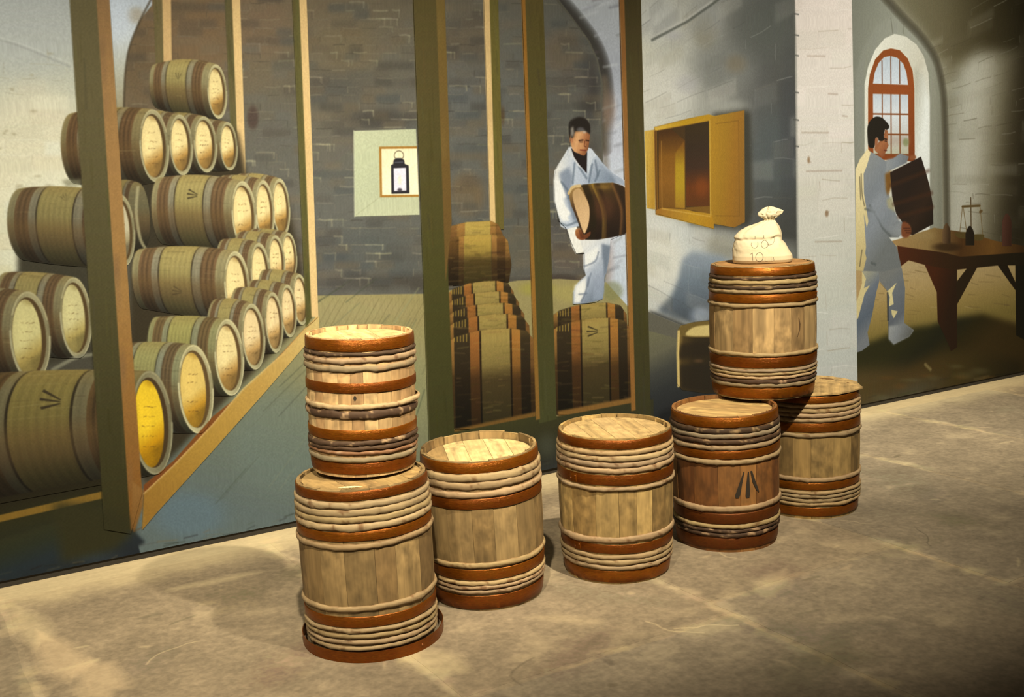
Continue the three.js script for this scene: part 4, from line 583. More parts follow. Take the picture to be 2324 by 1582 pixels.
// ---------------------------------------------------------------- barrels
const grain = (z, k) => dataTex(256, 512, (x, y) => {
  const a = pn(x, y, 7, 0.35, z, 3), b = pn(x, y, 26, 0.6, z + 4, 2), s = pn(x, y, 1.6, 0.8, z + 9, 3);
  const t = 0.68 + 0.07 * a + 0.035 * b + k * s; return [0.93 * t + 0.2, 0.9 * t + 0.19, 0.82 * t + 0.17];
});
const grains = [grain(2, 0.18), grain(17, 0.28)];
const woodMats = {};
function wood(r, g, b, k, rough = 0.72) { const key = [r, g, b, k].join(); return (woodMats[key] ||= new THREE.MeshStandardMaterial({ map: grains[k], color: lin(Math.min(0.9, r * 1.4), Math.min(0.9, g * 1.34), Math.min(0.9, b * 1.15)), roughness: rough, bumpMap: grains[k], bumpScale: 0.0004 })); }
// stave woods: pale, tan, brown, dark
const WOODS = { tan: [[0.40, 0.315, 0.19], [0.33, 0.255, 0.15], [0.45, 0.36, 0.22], [0.27, 0.2, 0.115], [0.37, 0.28, 0.16]], dark: [[0.15, 0.066, 0.024], [0.2, 0.1, 0.04], [0.11, 0.045, 0.016], [0.24, 0.128, 0.056], [0.17, 0.08, 0.03]], pale: [[0.52, 0.4, 0.26], [0.46, 0.34, 0.21], [0.56, 0.45, 0.3], [0.42, 0.3, 0.19], [0.5, 0.39, 0.25]] };
const copperTex = dataTex(256, 128, (x, y) => { const n = 0.86 + 0.16 * pn(x, y, 3, 2, 4, 4) + 0.08 * pn(x, y, 14, 10, 8, 2); return [n, n * (0.97 + 0.1 * pn(x, y, 2, 2, 31, 2)), n * 0.96]; });
copperTex.repeat.set(3, 12);
const copper = [[0.30, 0.094, 0.006], [0.26, 0.076, 0.006], [0.33, 0.108, 0.006]].map((c) => new THREE.MeshStandardMaterial({ map: copperTex, color: lin(...c), metalness: 0.65, roughness: 0.4, bumpMap: copperTex, bumpScale: 0.0008 }));
const copperDark = new THREE.MeshStandardMaterial({ map: copperTex, color: lin(0.17, 0.05, 0.006), metalness: 0.6, roughness: 0.55 });
const rivetMat = std(lin(0.3, 0.12, 0.05), 0.4, 0.6);
const withyMat = new THREE.MeshStandardMaterial({ vertexColors: true, roughness: 0.78 });
const HALF = Math.PI * 2;

function grid(nu, nv, fn, flip, closedU) {                    // quads over fn(i / nu, j / nv)
  const pos = [], idx = [], uv = []; for (let j = 0; j <= nv; j++) for (let i = 0; i <= nu; i++) { const p = fn(i / nu, j / nv); pos.push(p[0], p[1], p[2]); uv.push(p[3] ?? i / nu, p[4] ?? j / nv); }
  for (let j = 0; j < nv; j++) for (let i = 0; i < nu; i++) { const a = j * (nu + 1) + i, b = a + 1, c = a + nu + 1, d = c + 1; flip ? idx.push(a, c, b, b, c, d) : idx.push(a, b, c, b, d, c); }
  const g = new THREE.BufferGeometry(); g.setAttribute('position', new THREE.Float32BufferAttribute(pos, 3)); g.setAttribute('uv', new THREE.Float32BufferAttribute(uv, 2)); g.setIndex(idx); g.computeVertexNormals(); return g;
}
const soft = (g, a = 0.6) => toCreasedNormals(g, a);
function makeBarrel(o) {
  const t = thing(o.name, o.label, 'barrel', o.group); reseed(o.seed);
  const { H, rt, rb, bulge } = o, r = (h) => { const s = h / H, e = rb + (rt - rb) * s; return e + (bulge - (rt + rb) / 2) * (1 - (2 * s - 1) ** 2); };
  const pal = WOODS[o.wood || 'tan'], n = o.staves || 16, rag = o.rag || 0; let a = rr(0, 0.3);
  const cut = []; for (let i = 0; i < n; i++) cut.push(rr(0.75, 1.3)); const tot = cut.reduce((x, y) => x + y); const tw = o.tw || 0;
  let prev = -1;
  for (let i = 0; i < n; i++) {
    const w = cut[i] / tot * HALF, a0 = a + 0.0022, a1 = a + w - 0.0022, off = rr(-0.0009, 0.0009), top = H - rr(0, 0.0015 + rag), bot = 0; a += w;
    let ci = Math.floor(rnd() * pal.length); if (ci === prev) ci = (ci + 1) % pal.length; prev = ci; const du = rnd(), dv = rnd();
    const ang = (s) => a0 + (a1 - a0) * s, P3 = (rad, an, h, u, v) => [rad * Math.sin(an), h, rad * Math.cos(an), u, v];
    const outer = grid(4, 14, (s, q) => { const h = bot + (top - bot) * q, an = ang(s); return P3(r(h) + off - 0.0006 * (2 * s - 1) ** 2, an, h, du + s * w * r(h) * 2.2, dv + h * 1.6); });
    const th = 0.017, inner = grid(3, 4, (s, q) => { const h = bot + (top - bot) * (q < 1 ? q * 0.95 : 1), rad = r(h) - th + (q === 1 ? 0.007 : 0); return P3(rad, ang(s), h - (q === 1 ? 0 : 0), du + s * w * 0.4, dv + h * 1.6); }, true);
    const lip = grid(3, 1, (s, q) => P3(r(top) + off - (th - 0.007) * q, ang(s), top + (rag ? rr(-0.001, 0.001) : 0), du + s * 0.1, dv + q * 0.02));
    const foot = grid(3, 1, (s, q) => P3(r(0) + off - th * q, ang(s), 0, du + s * 0.1, dv + q * 0.02), true);
    const sideA = grid(1, 10, (s, q) => { const h = bot + (top - bot) * q; return P3(r(h) + off - th + th * s - (s ? 0.0006 : 0), a0, h, du + s * 0.02, dv + h * 1.6); }), sideB = grid(1, 10, (s, q) => { const h = bot + (top - bot) * q; return P3(r(h) + off - th + th * s - (s ? 0.0006 : 0), a1, h, du + s * 0.02, dv + h * 1.6); }, true);
    const g = mergeGeometries([outer, inner, lip, foot, sideA, sideB]);
    const tv = 1 + (o.toneVar || 0.4) * (rnd() - 0.5), c = pal[ci].map((v, k) => +(v * tv * (o.woodK || 1) * (k === 2 ? o.woodB || 1 : 1)).toFixed(3)); mesh('stave', g, wood(c[0], c[1], c[2], rnd() < 0.5 ? 0 : 1), t);
  }
  // head: boards let into the staves
  const hh = H - o.recess, hr = r(hh) - 0.0165, nb = o.boards || 4, hw = 2 * hr / nb; const ba = o.boardTurn || 0;
  for (let i = 0; i < nb; i++) {
    const x0 = -hr + i * hw + 0.0006, x1 = -hr + (i + 1) * hw - 0.0006, pts = [], N = 10, Y = (x) => Math.sqrt(Math.max(0, hr * hr - x * x));
    for (let k = 0; k <= N; k++) { const x = x0 + (x1 - x0) * k / N; pts.push(new THREE.Vector2(x, -Y(x))); } for (let k = N; k >= 0; k--) { const x = x0 + (x1 - x0) * k / N; pts.push(new THREE.Vector2(x, Y(x))); }
    const g = new THREE.ExtrudeGeometry(new THREE.Shape(pts), { depth: 0.012, bevelEnabled: false }); const uv = g.attributes.uv, p = g.attributes.position; for (let k = 0; k < uv.count; k++) uv.setXY(k, i * 0.37 + p.getX(k) * 2.2, p.getY(k) * 1.6 + i * 0.2);
    g.rotateX(-Math.PI / 2).translate(0, hh - 0.012 + rr(-0.0006, 0.0006), 0).rotateY(ba); const hc = o.headC[i % o.headC.length]; mesh('head_board', g, wood(hc[0], hc[1], hc[2], i % 2, 0.85), t);
  }
  if (o.bottomHead) { const g = new THREE.CylinderGeometry(r(0) - 0.017, r(0) - 0.017, 0.012, 40).translate(0, 0.026, 0); mesh('bottom_head', g, wood(0.2, 0.14, 0.08, 0, 0.85), t); }
  // hoops and bound withies, measured down from the rim
  for (const L of o.layout) {
    const [kind, d0, d1, x = {}] = L;
    if (kind === 'hoop') {
      const h1 = H - d0, h0 = H - d1, seg = 112, e = x.e || 0.0028, wav = (an) => 0.0007 * noise3(Math.cos(an) * 2, Math.sin(an) * 2, d0 * 40 + o.seed), R = (h, k) => (an) => r(h) + k + wav(an);
      const prof = [[h0, 0.0002], [h0 + 0.0006, e - 0.0004], [h0 + 0.0016, e], [(h0 + h1) / 2, e + 0.0004], [h1 - 0.0016, e], [h1 - 0.0006, e - 0.0004], [h1, 0.0002]];
      const g = soft(grid(seg, prof.length - 1, (s, q) => { const p = prof[Math.round(q * (prof.length - 1))], an = s * HALF, rad = R(p[0], p[1])(an); return [rad * Math.sin(an), p[0] + 0.001 * noise3(Math.cos(an), Math.sin(an), o.seed + d0 * 9), rad * Math.cos(an), s, (p[0] - h0) * 3]; }), 1.2);
      const hm = mesh('hoop', g, x.dark ? copperDark : copper[Math.floor(rnd() * 3)], t);
      if (x.lap != null) {
        const lw = 0.17, lg = grid(10, 3, (s, q) => { const an = x.lap + (s - 0.5) * lw, h = h0 + 0.001 + (h1 - h0 - 0.002) * q, rad = r(h) + e + (s === 0 || s === 1 || q === 0 || q === 1 ? 0.0002 : 0.0021); return [rad * Math.sin(an), h, rad * Math.cos(an), s * 0.1, q * 0.1]; }); mesh('hoop_lap', soft(lg, 0.8), copper[0], hm);
        for (const [k, q] of [[-0.05, 0.35], [0.05, 0.65]]) { const h = h0 + (h1 - h0) * q, an = x.lap + k, rad = r(h) + e + 0.002; mesh('rivet', new THREE.SphereGeometry(0.0032, 10, 6).scale(1, 1, 0.6).rotateY(an).translate(rad * Math.sin(an), h, rad * Math.cos(an)), rivetMat, hm); }
      }
    } else {
      const cnt = x.n || 1, tones = (x.tone || 'p').split('');
      for (let q = 0; q < cnt; q++) {
        const pitch = (d1 - d0) / cnt, hc = H - d0 - pitch * (q + 0.5), hr2 = pitch * 0.5 * (x.fat || 0.95) * rr(0.86, 1.06), rad = Math.min(0.0075, hr2 * 1.15), tone = tones[q % tones.length], z = o.seed * 3 + q * 5 + d0 * 100;
        const nk = [rr(-1.2, 1.2), rr(-3, 3), rr(-1, 1)], rk = [rr(0.74, 1.06), rr(0.96, 1.04), rr(0.88, 1.08)], lift = x.lift || 0, seg = 168, bind = rr(-1.4, 1.4);
        const col = [], base = tone === 'p' ? [0.32, 0.235, 0.14] : tone === 'g' ? [0.24, 0.19, 0.125] : tone === 'e' ? [0.2, 0.1, 0.045] : [0.05, 0.025, 0.013], barkA = tone === 'p' ? [0.17, 0.095, 0.045] : [0.3, 0.2, 0.12];
        const g = grid(seg, 9, (s, v) => {
          const an = s * HALF, ca = Math.cos(an), sa = Math.sin(an), wob = 0.0021 * noise3(ca * 1.6, sa * 1.6, z) + 0.0011 * noise3(ca * 5, sa * 5, z + 7) + (x.slant || 0) * Math.sin(an + (x.sa || 0));
          let f = 1 + 0.1 * noise3(ca * 4, sa * 4, z + 3); for (const k of nk) { const dd = Math.atan2(Math.sin(an - k), Math.cos(an - k)); f += 0.22 * Math.exp(-((dd / 0.035) ** 2)); }
          const db = Math.atan2(Math.sin(an - bind), Math.cos(an - bind)), lf = lift * Math.exp(-(((Math.atan2(Math.sin(an - (x.la || 1.3)), Math.cos(an - (x.la || 1.3)))) / 0.35) ** 2)); f += 0.16 * sstep(0.2, 0.1, Math.abs(db));
          const ph = -Math.PI / 2 + v * Math.PI, h = hc + wob + hr2 * f * Math.sin(ph) + lf * 0.5, R0 = r(Math.min(H, Math.max(0, hc))) - 0.0008 + (rad * 1.1) * f * Math.max(0, Math.cos(ph)) ** 0.75 + lf;
          const n1 = noise3(ca * 3.2, sa * 3.2, z + 20 + v * 0.5) + 0.5 * noise3(ca * 11, sa * 11, z + 30 + v * 1.5), bk = sstep(0.5, 1.0, n1 + (x.bark || 0)), str = 1 + 0.2 * noise3(ca * 2, sa * 2, z + v * 9) + 0.1 * noise3(ca * 24, sa * 24, z + v * 3);
          const rim = Math.max(bk, tone === 'd' ? 0 : 0.85 * sstep(0.28, 0.46, Math.abs(v - 0.5)) * sstep(-0.6, 0.3, n1)); for (let k = 0; k < 3; k++) col.push(Math.max(0.01, (base[k] + (barkA[k] - base[k]) * rim) * str * rk[0] * (k ? rk[k] : 1)));
          return [R0 * sa, h, R0 * ca];
        });
        g.setAttribute('color', new THREE.Float32BufferAttribute(col, 3)); mesh('withy', g, withyMat, t);
      }
    }
  }
  t.userData.r = undefined; delete t.userData.r; t.R = r; return t;
}
function stand(t, x, y, z, lean = [0, 0], turn = 0) {
  t.position.set(x, y, z); const q = new THREE.Quaternion().setFromUnitVectors(new THREE.Vector3(0, 1, 0), new THREE.Vector3(lean[0], 1, lean[1]).normalize());
  t.quaternion.copy(q.multiply(new THREE.Quaternion().setFromAxisAngle(new THREE.Vector3(0, 1, 0), Math.atan2(-x, -z) + turn))); return t;
}
const tanHead = [[0.42, 0.34, 0.24], [0.38, 0.31, 0.21], [0.44, 0.36, 0.26], [0.4, 0.32, 0.22]], paleHead = [[0.28, 0.21, 0.13], [0.5, 0.43, 0.32], [0.52, 0.45, 0.33], [0.54, 0.47, 0.35], [0.51, 0.44, 0.32]];
const GROUP = 'powder barrels in the foreground pile';
const A = makeBarrel({ name: 'barrel', label: 'leftmost tan barrel, standing in a fallen copper hoop and carrying a smaller keg', seed: 11, woodK: 0.66, woodB: 1.12, H: 0.531, rt: 0.2025, rb: 0.199, bulge: 0.2105, recess: 0.008, headC: [[0.3, 0.23, 0.14], [0.27, 0.2, 0.12], [0.32, 0.25, 0.15], [0.29, 0.22, 0.13]], boardTurn: 0.4, rag: 0.002,
  layout: [['hoop', 0.006, 0.034], ['withy', 0.037, 0.126, { n: 4 }], ['hoop', 0.129, 0.158, { lap: 2.4 }], ['withy', 0.160, 0.183, { fat: 0.8, slant: 0.004, sa: -0.4 }], ['withy', 0.362, 0.381, { slant: 0.004, sa: 1 }], ['hoop', 0.395, 0.429], ['withy', 0.432, 0.51, { n: 4, fat: 0.8, slant: 0.004, sa: 2.2 }]] });
stand(A, -0.486, 0.0, -3.365, [-0.012, -0.016]);
const B = makeBarrel({ name: 'barrel', label: 'tan barrel with a pale cream head, standing just right of the stacked pair', seed: 23, woodK: 0.64, woodB: 1.12, H: 0.529, rt: 0.198, rb: 0.189, bulge: 0.2065, recess: 0.03, headC: paleHead, boardTurn: 0.12, boards: 5, rag: 0.006, toneVar: 0.45,
  layout: [['hoop', 0.009, 0.044], ['withy', 0.047, 0.098, { n: 2, fat: 1.02 }], ['withy', 0.104, 0.128, { fat: 0.9 }], ['hoop', 0.130, 0.165, { lap: -2.5 }], ['withy', 0.352, 0.372, { slant: 0.003, sa: 1.2 }], ['hoop', 0.375, 0.412], ['withy', 0.416, 0.462, { n: 3, bark: 0.25 }], ['hoop', 0.47, 0.519]] });
stand(B, -0.119, 0, -3.695, [-0.02, 0.02]);
const C = makeBarrel({ name: 'barrel', label: 'light tan barrel standing alone in the middle of the front row', seed: 37, woodK: 0.86, H: 0.529, rt: 0.2, rb: 0.189, bulge: 0.2065, recess: 0.013, headC: tanHead, boardTurn: 0.3, boards: 5,
  layout: [['hoop', 0.005, 0.036], ['withy', 0.039, 0.122, { n: 4, bark: 0.05 }], ['hoop', 0.128, 0.164, { lap: -0.78 }], ['withy', 0.166, 0.187, { fat: 0.8 }], ['withy', 0.352, 0.374, { slant: 0.004, sa: 0.4 }], ['hoop', 0.379, 0.412, { lap: -0.75 }], ['withy', 0.415, 0.474, { n: 3 }], ['hoop', 0.477, 0.521]] });
stand(C, 0.3525, 0, -3.88, [0.007, 0.006]);
const D = makeBarrel({ name: 'barrel', label: 'dark brown barrel with a black broad arrow painted on its side', seed: 41, H: 0.5265, rt: 0.199, rb: 0.191, bulge: 0.205, recess: 0.016, wood: 'dark', headC: [[0.42, 0.33, 0.21], [0.46, 0.36, 0.23], [0.4, 0.3, 0.19], [0.44, 0.35, 0.22]], boardTurn: 1.2,
  layout: [['hoop', 0.004, 0.040], ['withy', 0.043, 0.104, { n: 3, tone: 'dgd', bark: 0.1 }], ['withy', 0.106, 0.126, { tone: 'p', bark: -0.1 }], ['hoop', 0.128, 0.158], ['withy', 0.16, 0.182, { fat: 0.8 }], ['withy', 0.342, 0.366, { slant: 0.003, sa: 0.9 }], ['hoop', 0.37, 0.41, { dark: true }], ['withy', 0.413, 0.464, { n: 3, tone: 'pdd', bark: 0.2 }], ['hoop', 0.467, 0.51, { dark: true }]] });
stand(D, 0.811, 0, -4.154, [-0.009, 0.01]);
const F = makeBarrel({ name: 'barrel', label: 'tan barrel with a dusty ragged lid at the back right of the pile', seed: 53, woodK: 0.7, H: 0.511, rt: 0.197, rb: 0.191, bulge: 0.2035, recess: 0.006, headC: tanHead, boardTurn: 0.9, rag: 0.002,
  layout: [['hoop', 0.002, 0.028], ['withy', 0.031, 0.106, { n: 4 }], ['hoop', 0.110, 0.146], ['withy', 0.149, 0.169, { fat: 0.85 }], ['withy', 0.333, 0.352], ['hoop', 0.355, 0.386], ['withy', 0.39, 0.456, { n: 4, lift: 0.004, la: 1.25 }], ['hoop', 0.462, 0.499]] });
stand(F, 1.232, 0, -4.5, [-0.006, 0]);
// a dusty lid lies on the back barrel, its broken edge overhanging
{
  reseed(61);
  const N = 96, pr = (an) => 0.203 + 0.003 * noise3(Math.cos(an) * 3, Math.sin(an) * 3, 4) + 0.0025 * noise3(Math.cos(an) * 12, Math.sin(an) * 12, 2) + 0.016 * Math.exp(-(((an - 1.35) / 0.1) ** 2)), g1 = grid(N, 5, (s, q) => { const an = s * HALF, ring = [[0, 0.0], [0.96, 0], [1, 0.003], [1, 0.009], [0.97, 0.011], [0, 0.011]][Math.round(q * 5)], rad = pr(an) * ring[0], w = ring[1] ? 0.0012 * noise3(Math.cos(an) * 5, Math.sin(an) * 5, 8) : 0; return [rad * Math.sin(an), ring[1] + w, rad * Math.cos(an), rad * Math.sin(an) * 2.2, rad * Math.cos(an) * 1.6]; });
  const lid = mesh('lid', soft(g1, 0.7), wood(0.4, 0.32, 0.22, 1, 0.95), F); lid.position.y = 0.5115;
  for (const [an, k, l] of [[2.6, 0.14, 0.07], [1.75, 0.16, 0.03]]) mesh('stain', new THREE.IcosahedronGeometry(l * 0.5, 1).scale(1, 0.05, 0.4).rotateY(an).translate(k * Math.sin(an), 0.0115, k * Math.cos(an)), wood(0.16, 0.1, 0.05, 1, 0.95), lid);
}
const E = makeBarrel({ name: 'barrel', label: 'tan barrel set on top of two others, carrying the cloth bag', seed: 67, woodK: 0.86, woodB: 1.2, H: 0.521, rt: 0.1995, rb: 0.1975, bulge: 0.2115, recess: 0.002, headC: [[0.36, 0.22, 0.12], [0.4, 0.25, 0.14], [0.33, 0.2, 0.11], [0.38, 0.23, 0.13]], boardTurn: 1.4, bottomHead: true,
  layout: [['hoop', 0.0041, 0.0359], ['withy', 0.0380, 0.0523, { tone: 'd', fat: 0.9, bark: 0.1 }], ['withy', 0.0523, 0.0718, { bark: -0.2 }], ['withy', 0.0739, 0.0882, { tone: 'd' }], ['withy', 0.0893, 0.1057, { bark: -0.2 }], ['hoop', 0.1077, 0.1395, { lap: 1.35 }], ['withy', 0.1416, 0.1590, { fat: 0.85, bark: -0.2 }], ['withy', 0.3314, 0.3499, { bark: -0.3 }], ['hoop', 0.3529, 0.3930], ['withy', 0.3971, 0.4381, { n: 3, tone: 'gpp' }], ['withy', 0.4402, 0.4709, { n: 2, tone: 'dg', fat: 1 }], ['hoop', 0.4740, 0.5151]] });
stand(E, 1.012, 0.5285, -4.39, [0.0, 0.0]);
const G = makeBarrel({ name: 'keg', label: 'small keg with many dark bands, stacked on the leftmost barrel', seed: 79, woodK: 0.85, woodB: 1.15, H: 0.432, rt: 0.168, rb: 0.1635, bulge: 0.1715, recess: 0.014, wood: 'pale', staves: 24, headC: [[0.6, 0.5, 0.35], [0.64, 0.54, 0.38], [0.58, 0.48, 0.33]], boards: 3, boardTurn: 0.2,
  layout: [['hoop', 0.0037, 0.0393], ['withy', 0.0411, 0.0542, { tone: 'd', bark: -0.2 }], ['withy', 0.0561, 0.0767, { tone: 'p', bark: 0.1 }], ['withy', 0.0804, 0.1029, { tone: 'g', bark: 0.1, fat: 0.9 }], ['hoop', 0.1356, 0.1664], ['withy', 0.2020, 0.2169, { tone: 'p', lift: 0.01, la: 1.25, fat: 1.1 }], ['withy', 0.2225, 0.2468, { tone: 'd', bark: 0.15 }], ['hoop', 0.2824, 0.3142], ['withy', 0.3170, 0.3347, { tone: 'd', bark: 0.05, slant: 0.004, sa: 0.5 }], ['withy', 0.3366, 0.3665, { n: 2, tone: 'de', bark: -0.05, slant: 0.005, sa: 1.8 }], ['withy', 0.3675, 0.3852, { tone: 'g' }], ['hoop', 0.3871, 0.4226, { dark: false }]] });
stand(G, -0.492, 0.5375, -3.455, [0.027, 0.0]);
for (const b of [A, B, C, D, E, F]) b.userData.group = GROUP;
// broad arrow painted on D, a crack in E, a dark knot in G
function mark(t, pts, mat, name, lift = 0.0013) {              // a strip laid on the barrel's side: [angle, height, half width in metres]
  const R = t.R; const g = grid(2, (pts.length - 1) * 4, (s, q) => { const f = q * (pts.length - 1), i = Math.min(pts.length - 2, Math.floor(f)), k = f - i, a = pts[i], b = pts[i + 1], h = a[1] + (b[1] - a[1]) * k, w = a[2] + (b[2] - a[2]) * k, rad = R(h) + lift, an = a[0] + (b[0] - a[0]) * k + (s * 2 - 1) * w / rad; return [rad * Math.sin(an), h, rad * Math.cos(an)]; });
  return mesh(name, g, mat, t);
}
const ink = std(lin(0.02, 0.014, 0.01), 0.8), crackMat = std(lin(0.08, 0.045, 0.02), 0.9);
mark(D, [[0.335, 0.318, 0.0022], [0.27, 0.272, 0.006], [0.215, 0.23, 0.0095], [0.205, 0.218, 0.006]], ink, 'arrow_stroke');
mark(D, [[0.42, 0.316, 0.0025], [0.41, 0.27, 0.0065], [0.405, 0.226, 0.009], [0.405, 0.216, 0.006]], ink, 'arrow_stroke');
mark(D, [[0.475, 0.318, 0.0035], [0.53, 0.275, 0.0065], [0.6, 0.242, 0.005], [0.63, 0.232, 0.002]], ink, 'arrow_stroke');
mark(E, [[0.70, 0.318, 0.0015], [0.725, 0.292, 0.0032], [0.715, 0.27, 0.003], [0.67, 0.245, 0.0016]], crackMat, 'crack');
mark(G, [[-0.13, 0.258, 0.002], [-0.128, 0.251, 0.005], [-0.13, 0.243, 0.002]], ink, 'knot');

// fallen hoop round A's foot
{
  const o = thing('fallen_hoop', 'loose copper hoop lying on the floor round the foot of the leftmost barrel', 'hoop');
  const seg = 128, r0 = 0.2225, prof = [[0, 0], [0, 0.034], [0.0022, 0.034], [0.0022, 0], [0, 0]];
  const g = soft(grid(seg, 4, (s, q) => { const an = s * HALF, p = prof[Math.round(q * 4)], w = 0.0016 * noise3(Math.cos(an) * 1.4, Math.sin(an) * 1.4, 3), rad = r0 + p[0] + w + p[1] * 0.02; return [rad * Math.sin(an), p[1], rad * Math.cos(an), s, p[1] * 3]; }), 0.5);
  const b = mesh('hoop_band', g, copper[1], o); mesh('rivet', new THREE.SphereGeometry(0.0035, 10, 6).scale(1, 1, 0.5).rotateY(0.7).translate((r0 + 0.0035) * Math.sin(0.7), 0.018, (r0 + 0.0035) * Math.cos(0.7)), rivetMat, b);
  stand(o, -0.484, 0.0004, -3.366);
}
// splinter of pale wood on A's head
{
  const g = grid(8, 6, (s, q) => { const an = q * HALF, w = Math.sin(Math.PI * Math.min(1, s * 1.02 + 0.02)) ** 0.7; return [(s - 0.5) * 0.075, 0.003 + 0.003 * Math.sin(an) * w, 0.007 * Math.cos(an) * w]; });
  const m = mesh('wood_splinter', g, wood(0.85, 0.76, 0.58, 0, 0.9), scene); m.userData = { label: 'pale wood splinter lying on the rim under the small keg', category: 'splinter' }; m.position.set(-0.5, 0.5325, -3.195); m.rotation.y = 0.05; 
}
// ---------------------------------------------------------------- cloth bag
{
  const bag = thing('money_bag', 'small cream cloth bag printed 10 LB, tied at the neck, on the topmost barrel', 'bag');
  bag.name = 'cloth_bag';
  const ROWS = [[0, -0.128, 0.088, 0.06], [0.004, -0.134, 0.093, 0.072], [0.014, -0.137, 0.097, 0.08], [0.03, -0.137, 0.0955, 0.083], [0.06, -0.1345, 0.077, 0.08], [0.082, -0.131, 0.063, 0.074], [0.095, -0.13, 0.0565, 0.07], [0.105, -0.1285, 0.0545, 0.069], [0.115, -0.122, 0.052, 0.066], [0.13, -0.106, 0.048, 0.058], [0.145, -0.075, 0.042, 0.046], [0.155, -0.047, 0.037, 0.034], [0.163, -0.024, 0.031, 0.022], [0.1685, -0.012, 0.028, 0.017], [0.172, -0.012, 0.027, 0.0165], [0.177, -0.02, 0.034, 0.02], [0.185, -0.032, 0.044, 0.026], [0.194, -0.035, 0.053, 0.028], [0.203, -0.028, 0.052, 0.026], [0.211, -0.018, 0.038, 0.02], [0.217, -0.008, 0.02, 0.011], [0.219, 0.002, 0.006, 0.002]];
  const lerpRow = (f) => { const i = Math.min(ROWS.length - 2, Math.floor(f)), k = f - i; return ROWS[i].map((v, j) => v + (ROWS[i + 1][j] - v) * k); };
  const gz = (x, m, s) => Math.exp(-(((x - m) / s) ** 2));
  const build = (f0, f1, nv) => {
    const uvs = [], g = grid(120, nv, (s, q) => {
      const [h, xl, xr, b] = lerpRow(f0 + (f1 - f0) * q), an = s * HALF, ca = Math.cos(an), sa = Math.sin(an), cx = (xl + xr) / 2, a = (xr - xl) / 2, ex = h < 0.16 ? 0.86 : 1, X = Math.sign(sa) * Math.abs(sa) ** ex, Z = Math.sign(ca) * Math.abs(ca) ** ex;
      const body = sstep(0.02, 0.06, h) * sstep(0.165, 0.14, h), ruff = sstep(0.172, 0.185, h);
      let disp = 0.002 * body * noise3(X * 1.6, h * 16, Z * 1.5 + 3) + 0.0007 * body * noise3(X * 5, h * 40, Z * 4);
      const xw = cx + a * X, cr = 0.096 - 0.004 * Math.sin(xw * 26) + 0.05 * Math.max(0, -xw - 0.09);
      disp += (-0.005 * gz(h, cr - 0.004, 0.006) + 0.003 * gz(h, cr + 0.012, 0.01)) * (0.5 + 0.5 * noise3(X * 2.4, 1, Z * 2)) * (h < 0.16 ? 1 : 0);
      disp += -0.008 * gz(xw, 0.03, 0.02) * gz(h, 0.1, 0.007) + 0.0022 * body * Math.sin(an * 9 + h * 40) * sstep(0.1, 0.15, h);
      disp += ruff * (0.0035 * Math.sin(an * 5 + 1 + h * 30) + 0.003 * noise3(X * 2, h * 60, Z * 2 + 9)) + (h > 0.16 && h < 0.18 ? 0.0016 * Math.sin(an * 11) : 0);
      const k = 1 + disp / Math.max(0.02, Math.min(a, b)); const x = cx + a * X * k, z = b * Z * k, y = h + (ruff ? ruff * (0.004 * noise3(X * 1.5 + 4, Z * 1.5, 3)) : 0) + (h > 0.01 ? 0.002 * body * noise3(X * 3, Z * 3, 8) : 0);
      uvs.push(z > 0 ? (x + 0.15) / 0.3 : 0.02, z > 0 ? h / 0.23 : 0.98); return [x, y, z];
    });
    g.setAttribute('uv', new THREE.Float32BufferAttribute(uvs, 2)); return g;
  };
  const cv = document.createElement('canvas'); cv.width = 1024; cv.height = 785; const c = cv.getContext('2d'), PX = 1024 / 0.3, X = (x) => (x + 0.15) * PX, Y = (h) => 785 - h * PX; c.fillStyle = '#cfc6b0'; c.fillRect(0, 0, 1024, 785);
  for (let i = 0; i < 900; i++) { c.fillStyle = rnd() < 0.5 ? 'rgba(190,176,150,0.10)' : 'rgba(255,255,255,0.12)'; const x = rnd() * 1024, y = rnd() * 785; c.fillRect(x, y, rr(2, 26), 1.5); }
  const inkC = '#5f584e'; c.strokeStyle = c.fillStyle = inkC;
  const bx = (px) => (px - 960) / 5170, bh = (py) => (1340 - py) / 5170 + 0.005;                  // print measured on the bag
  c.lineWidth = 7; c.lineCap = 'butt';
  c.beginPath(); c.moveTo(X(bx(625)), Y(bh(1160))); c.lineTo(X(bx(660)), Y(bh(1130))); c.lineTo(X(bx(668)), Y(bh(1285))); c.stroke();
  c.beginPath(); c.ellipse(X(bx(798)), Y(bh(1222)), 72 / 5170 * PX, 92 / 5170 * PX, 0, 0, HALF); c.stroke();
  c.lineWidth = 5; c.beginPath(); c.moveTo(X(bx(912)), Y(bh(1225))); c.lineTo(X(bx(912)), Y(bh(1308))); c.lineTo(X(bx(962)), Y(bh(1308))); c.stroke();
  c.beginPath(); c.moveTo(X(bx(1026)), Y(bh(1226))); c.lineTo(X(bx(1026)), Y(bh(1308))); c.lineTo(X(bx(1060)), Y(bh(1308))); c.arc(X(bx(1062)), Y(bh(1286)), 22 / 5170 * PX, Math.PI / 2, -Math.PI / 2, true); c.lineTo(X(bx(1026)), Y(bh(1264))); c.moveTo(X(bx(1058)), Y(bh(1264))); c.arc(X(bx(1058)), Y(bh(1245)), 19 / 5170 * PX, Math.PI / 2, -Math.PI / 2, true); c.lineTo(X(bx(1026)), Y(bh(1226))); c.stroke();
  c.lineWidth = 5.5; c.beginPath(); c.ellipse(X(bx(705)), Y(bh(955)), 66 / 5170 * PX, 78 / 5170 * PX, 0, -0.4, Math.PI + 0.4); c.stroke(); c.lineWidth = 7; c.beginPath(); c.ellipse(X(bx(905)), Y(bh(968)), 68 / 5170 * PX, 74 / 5170 * PX, 0, 0, HALF); c.stroke();
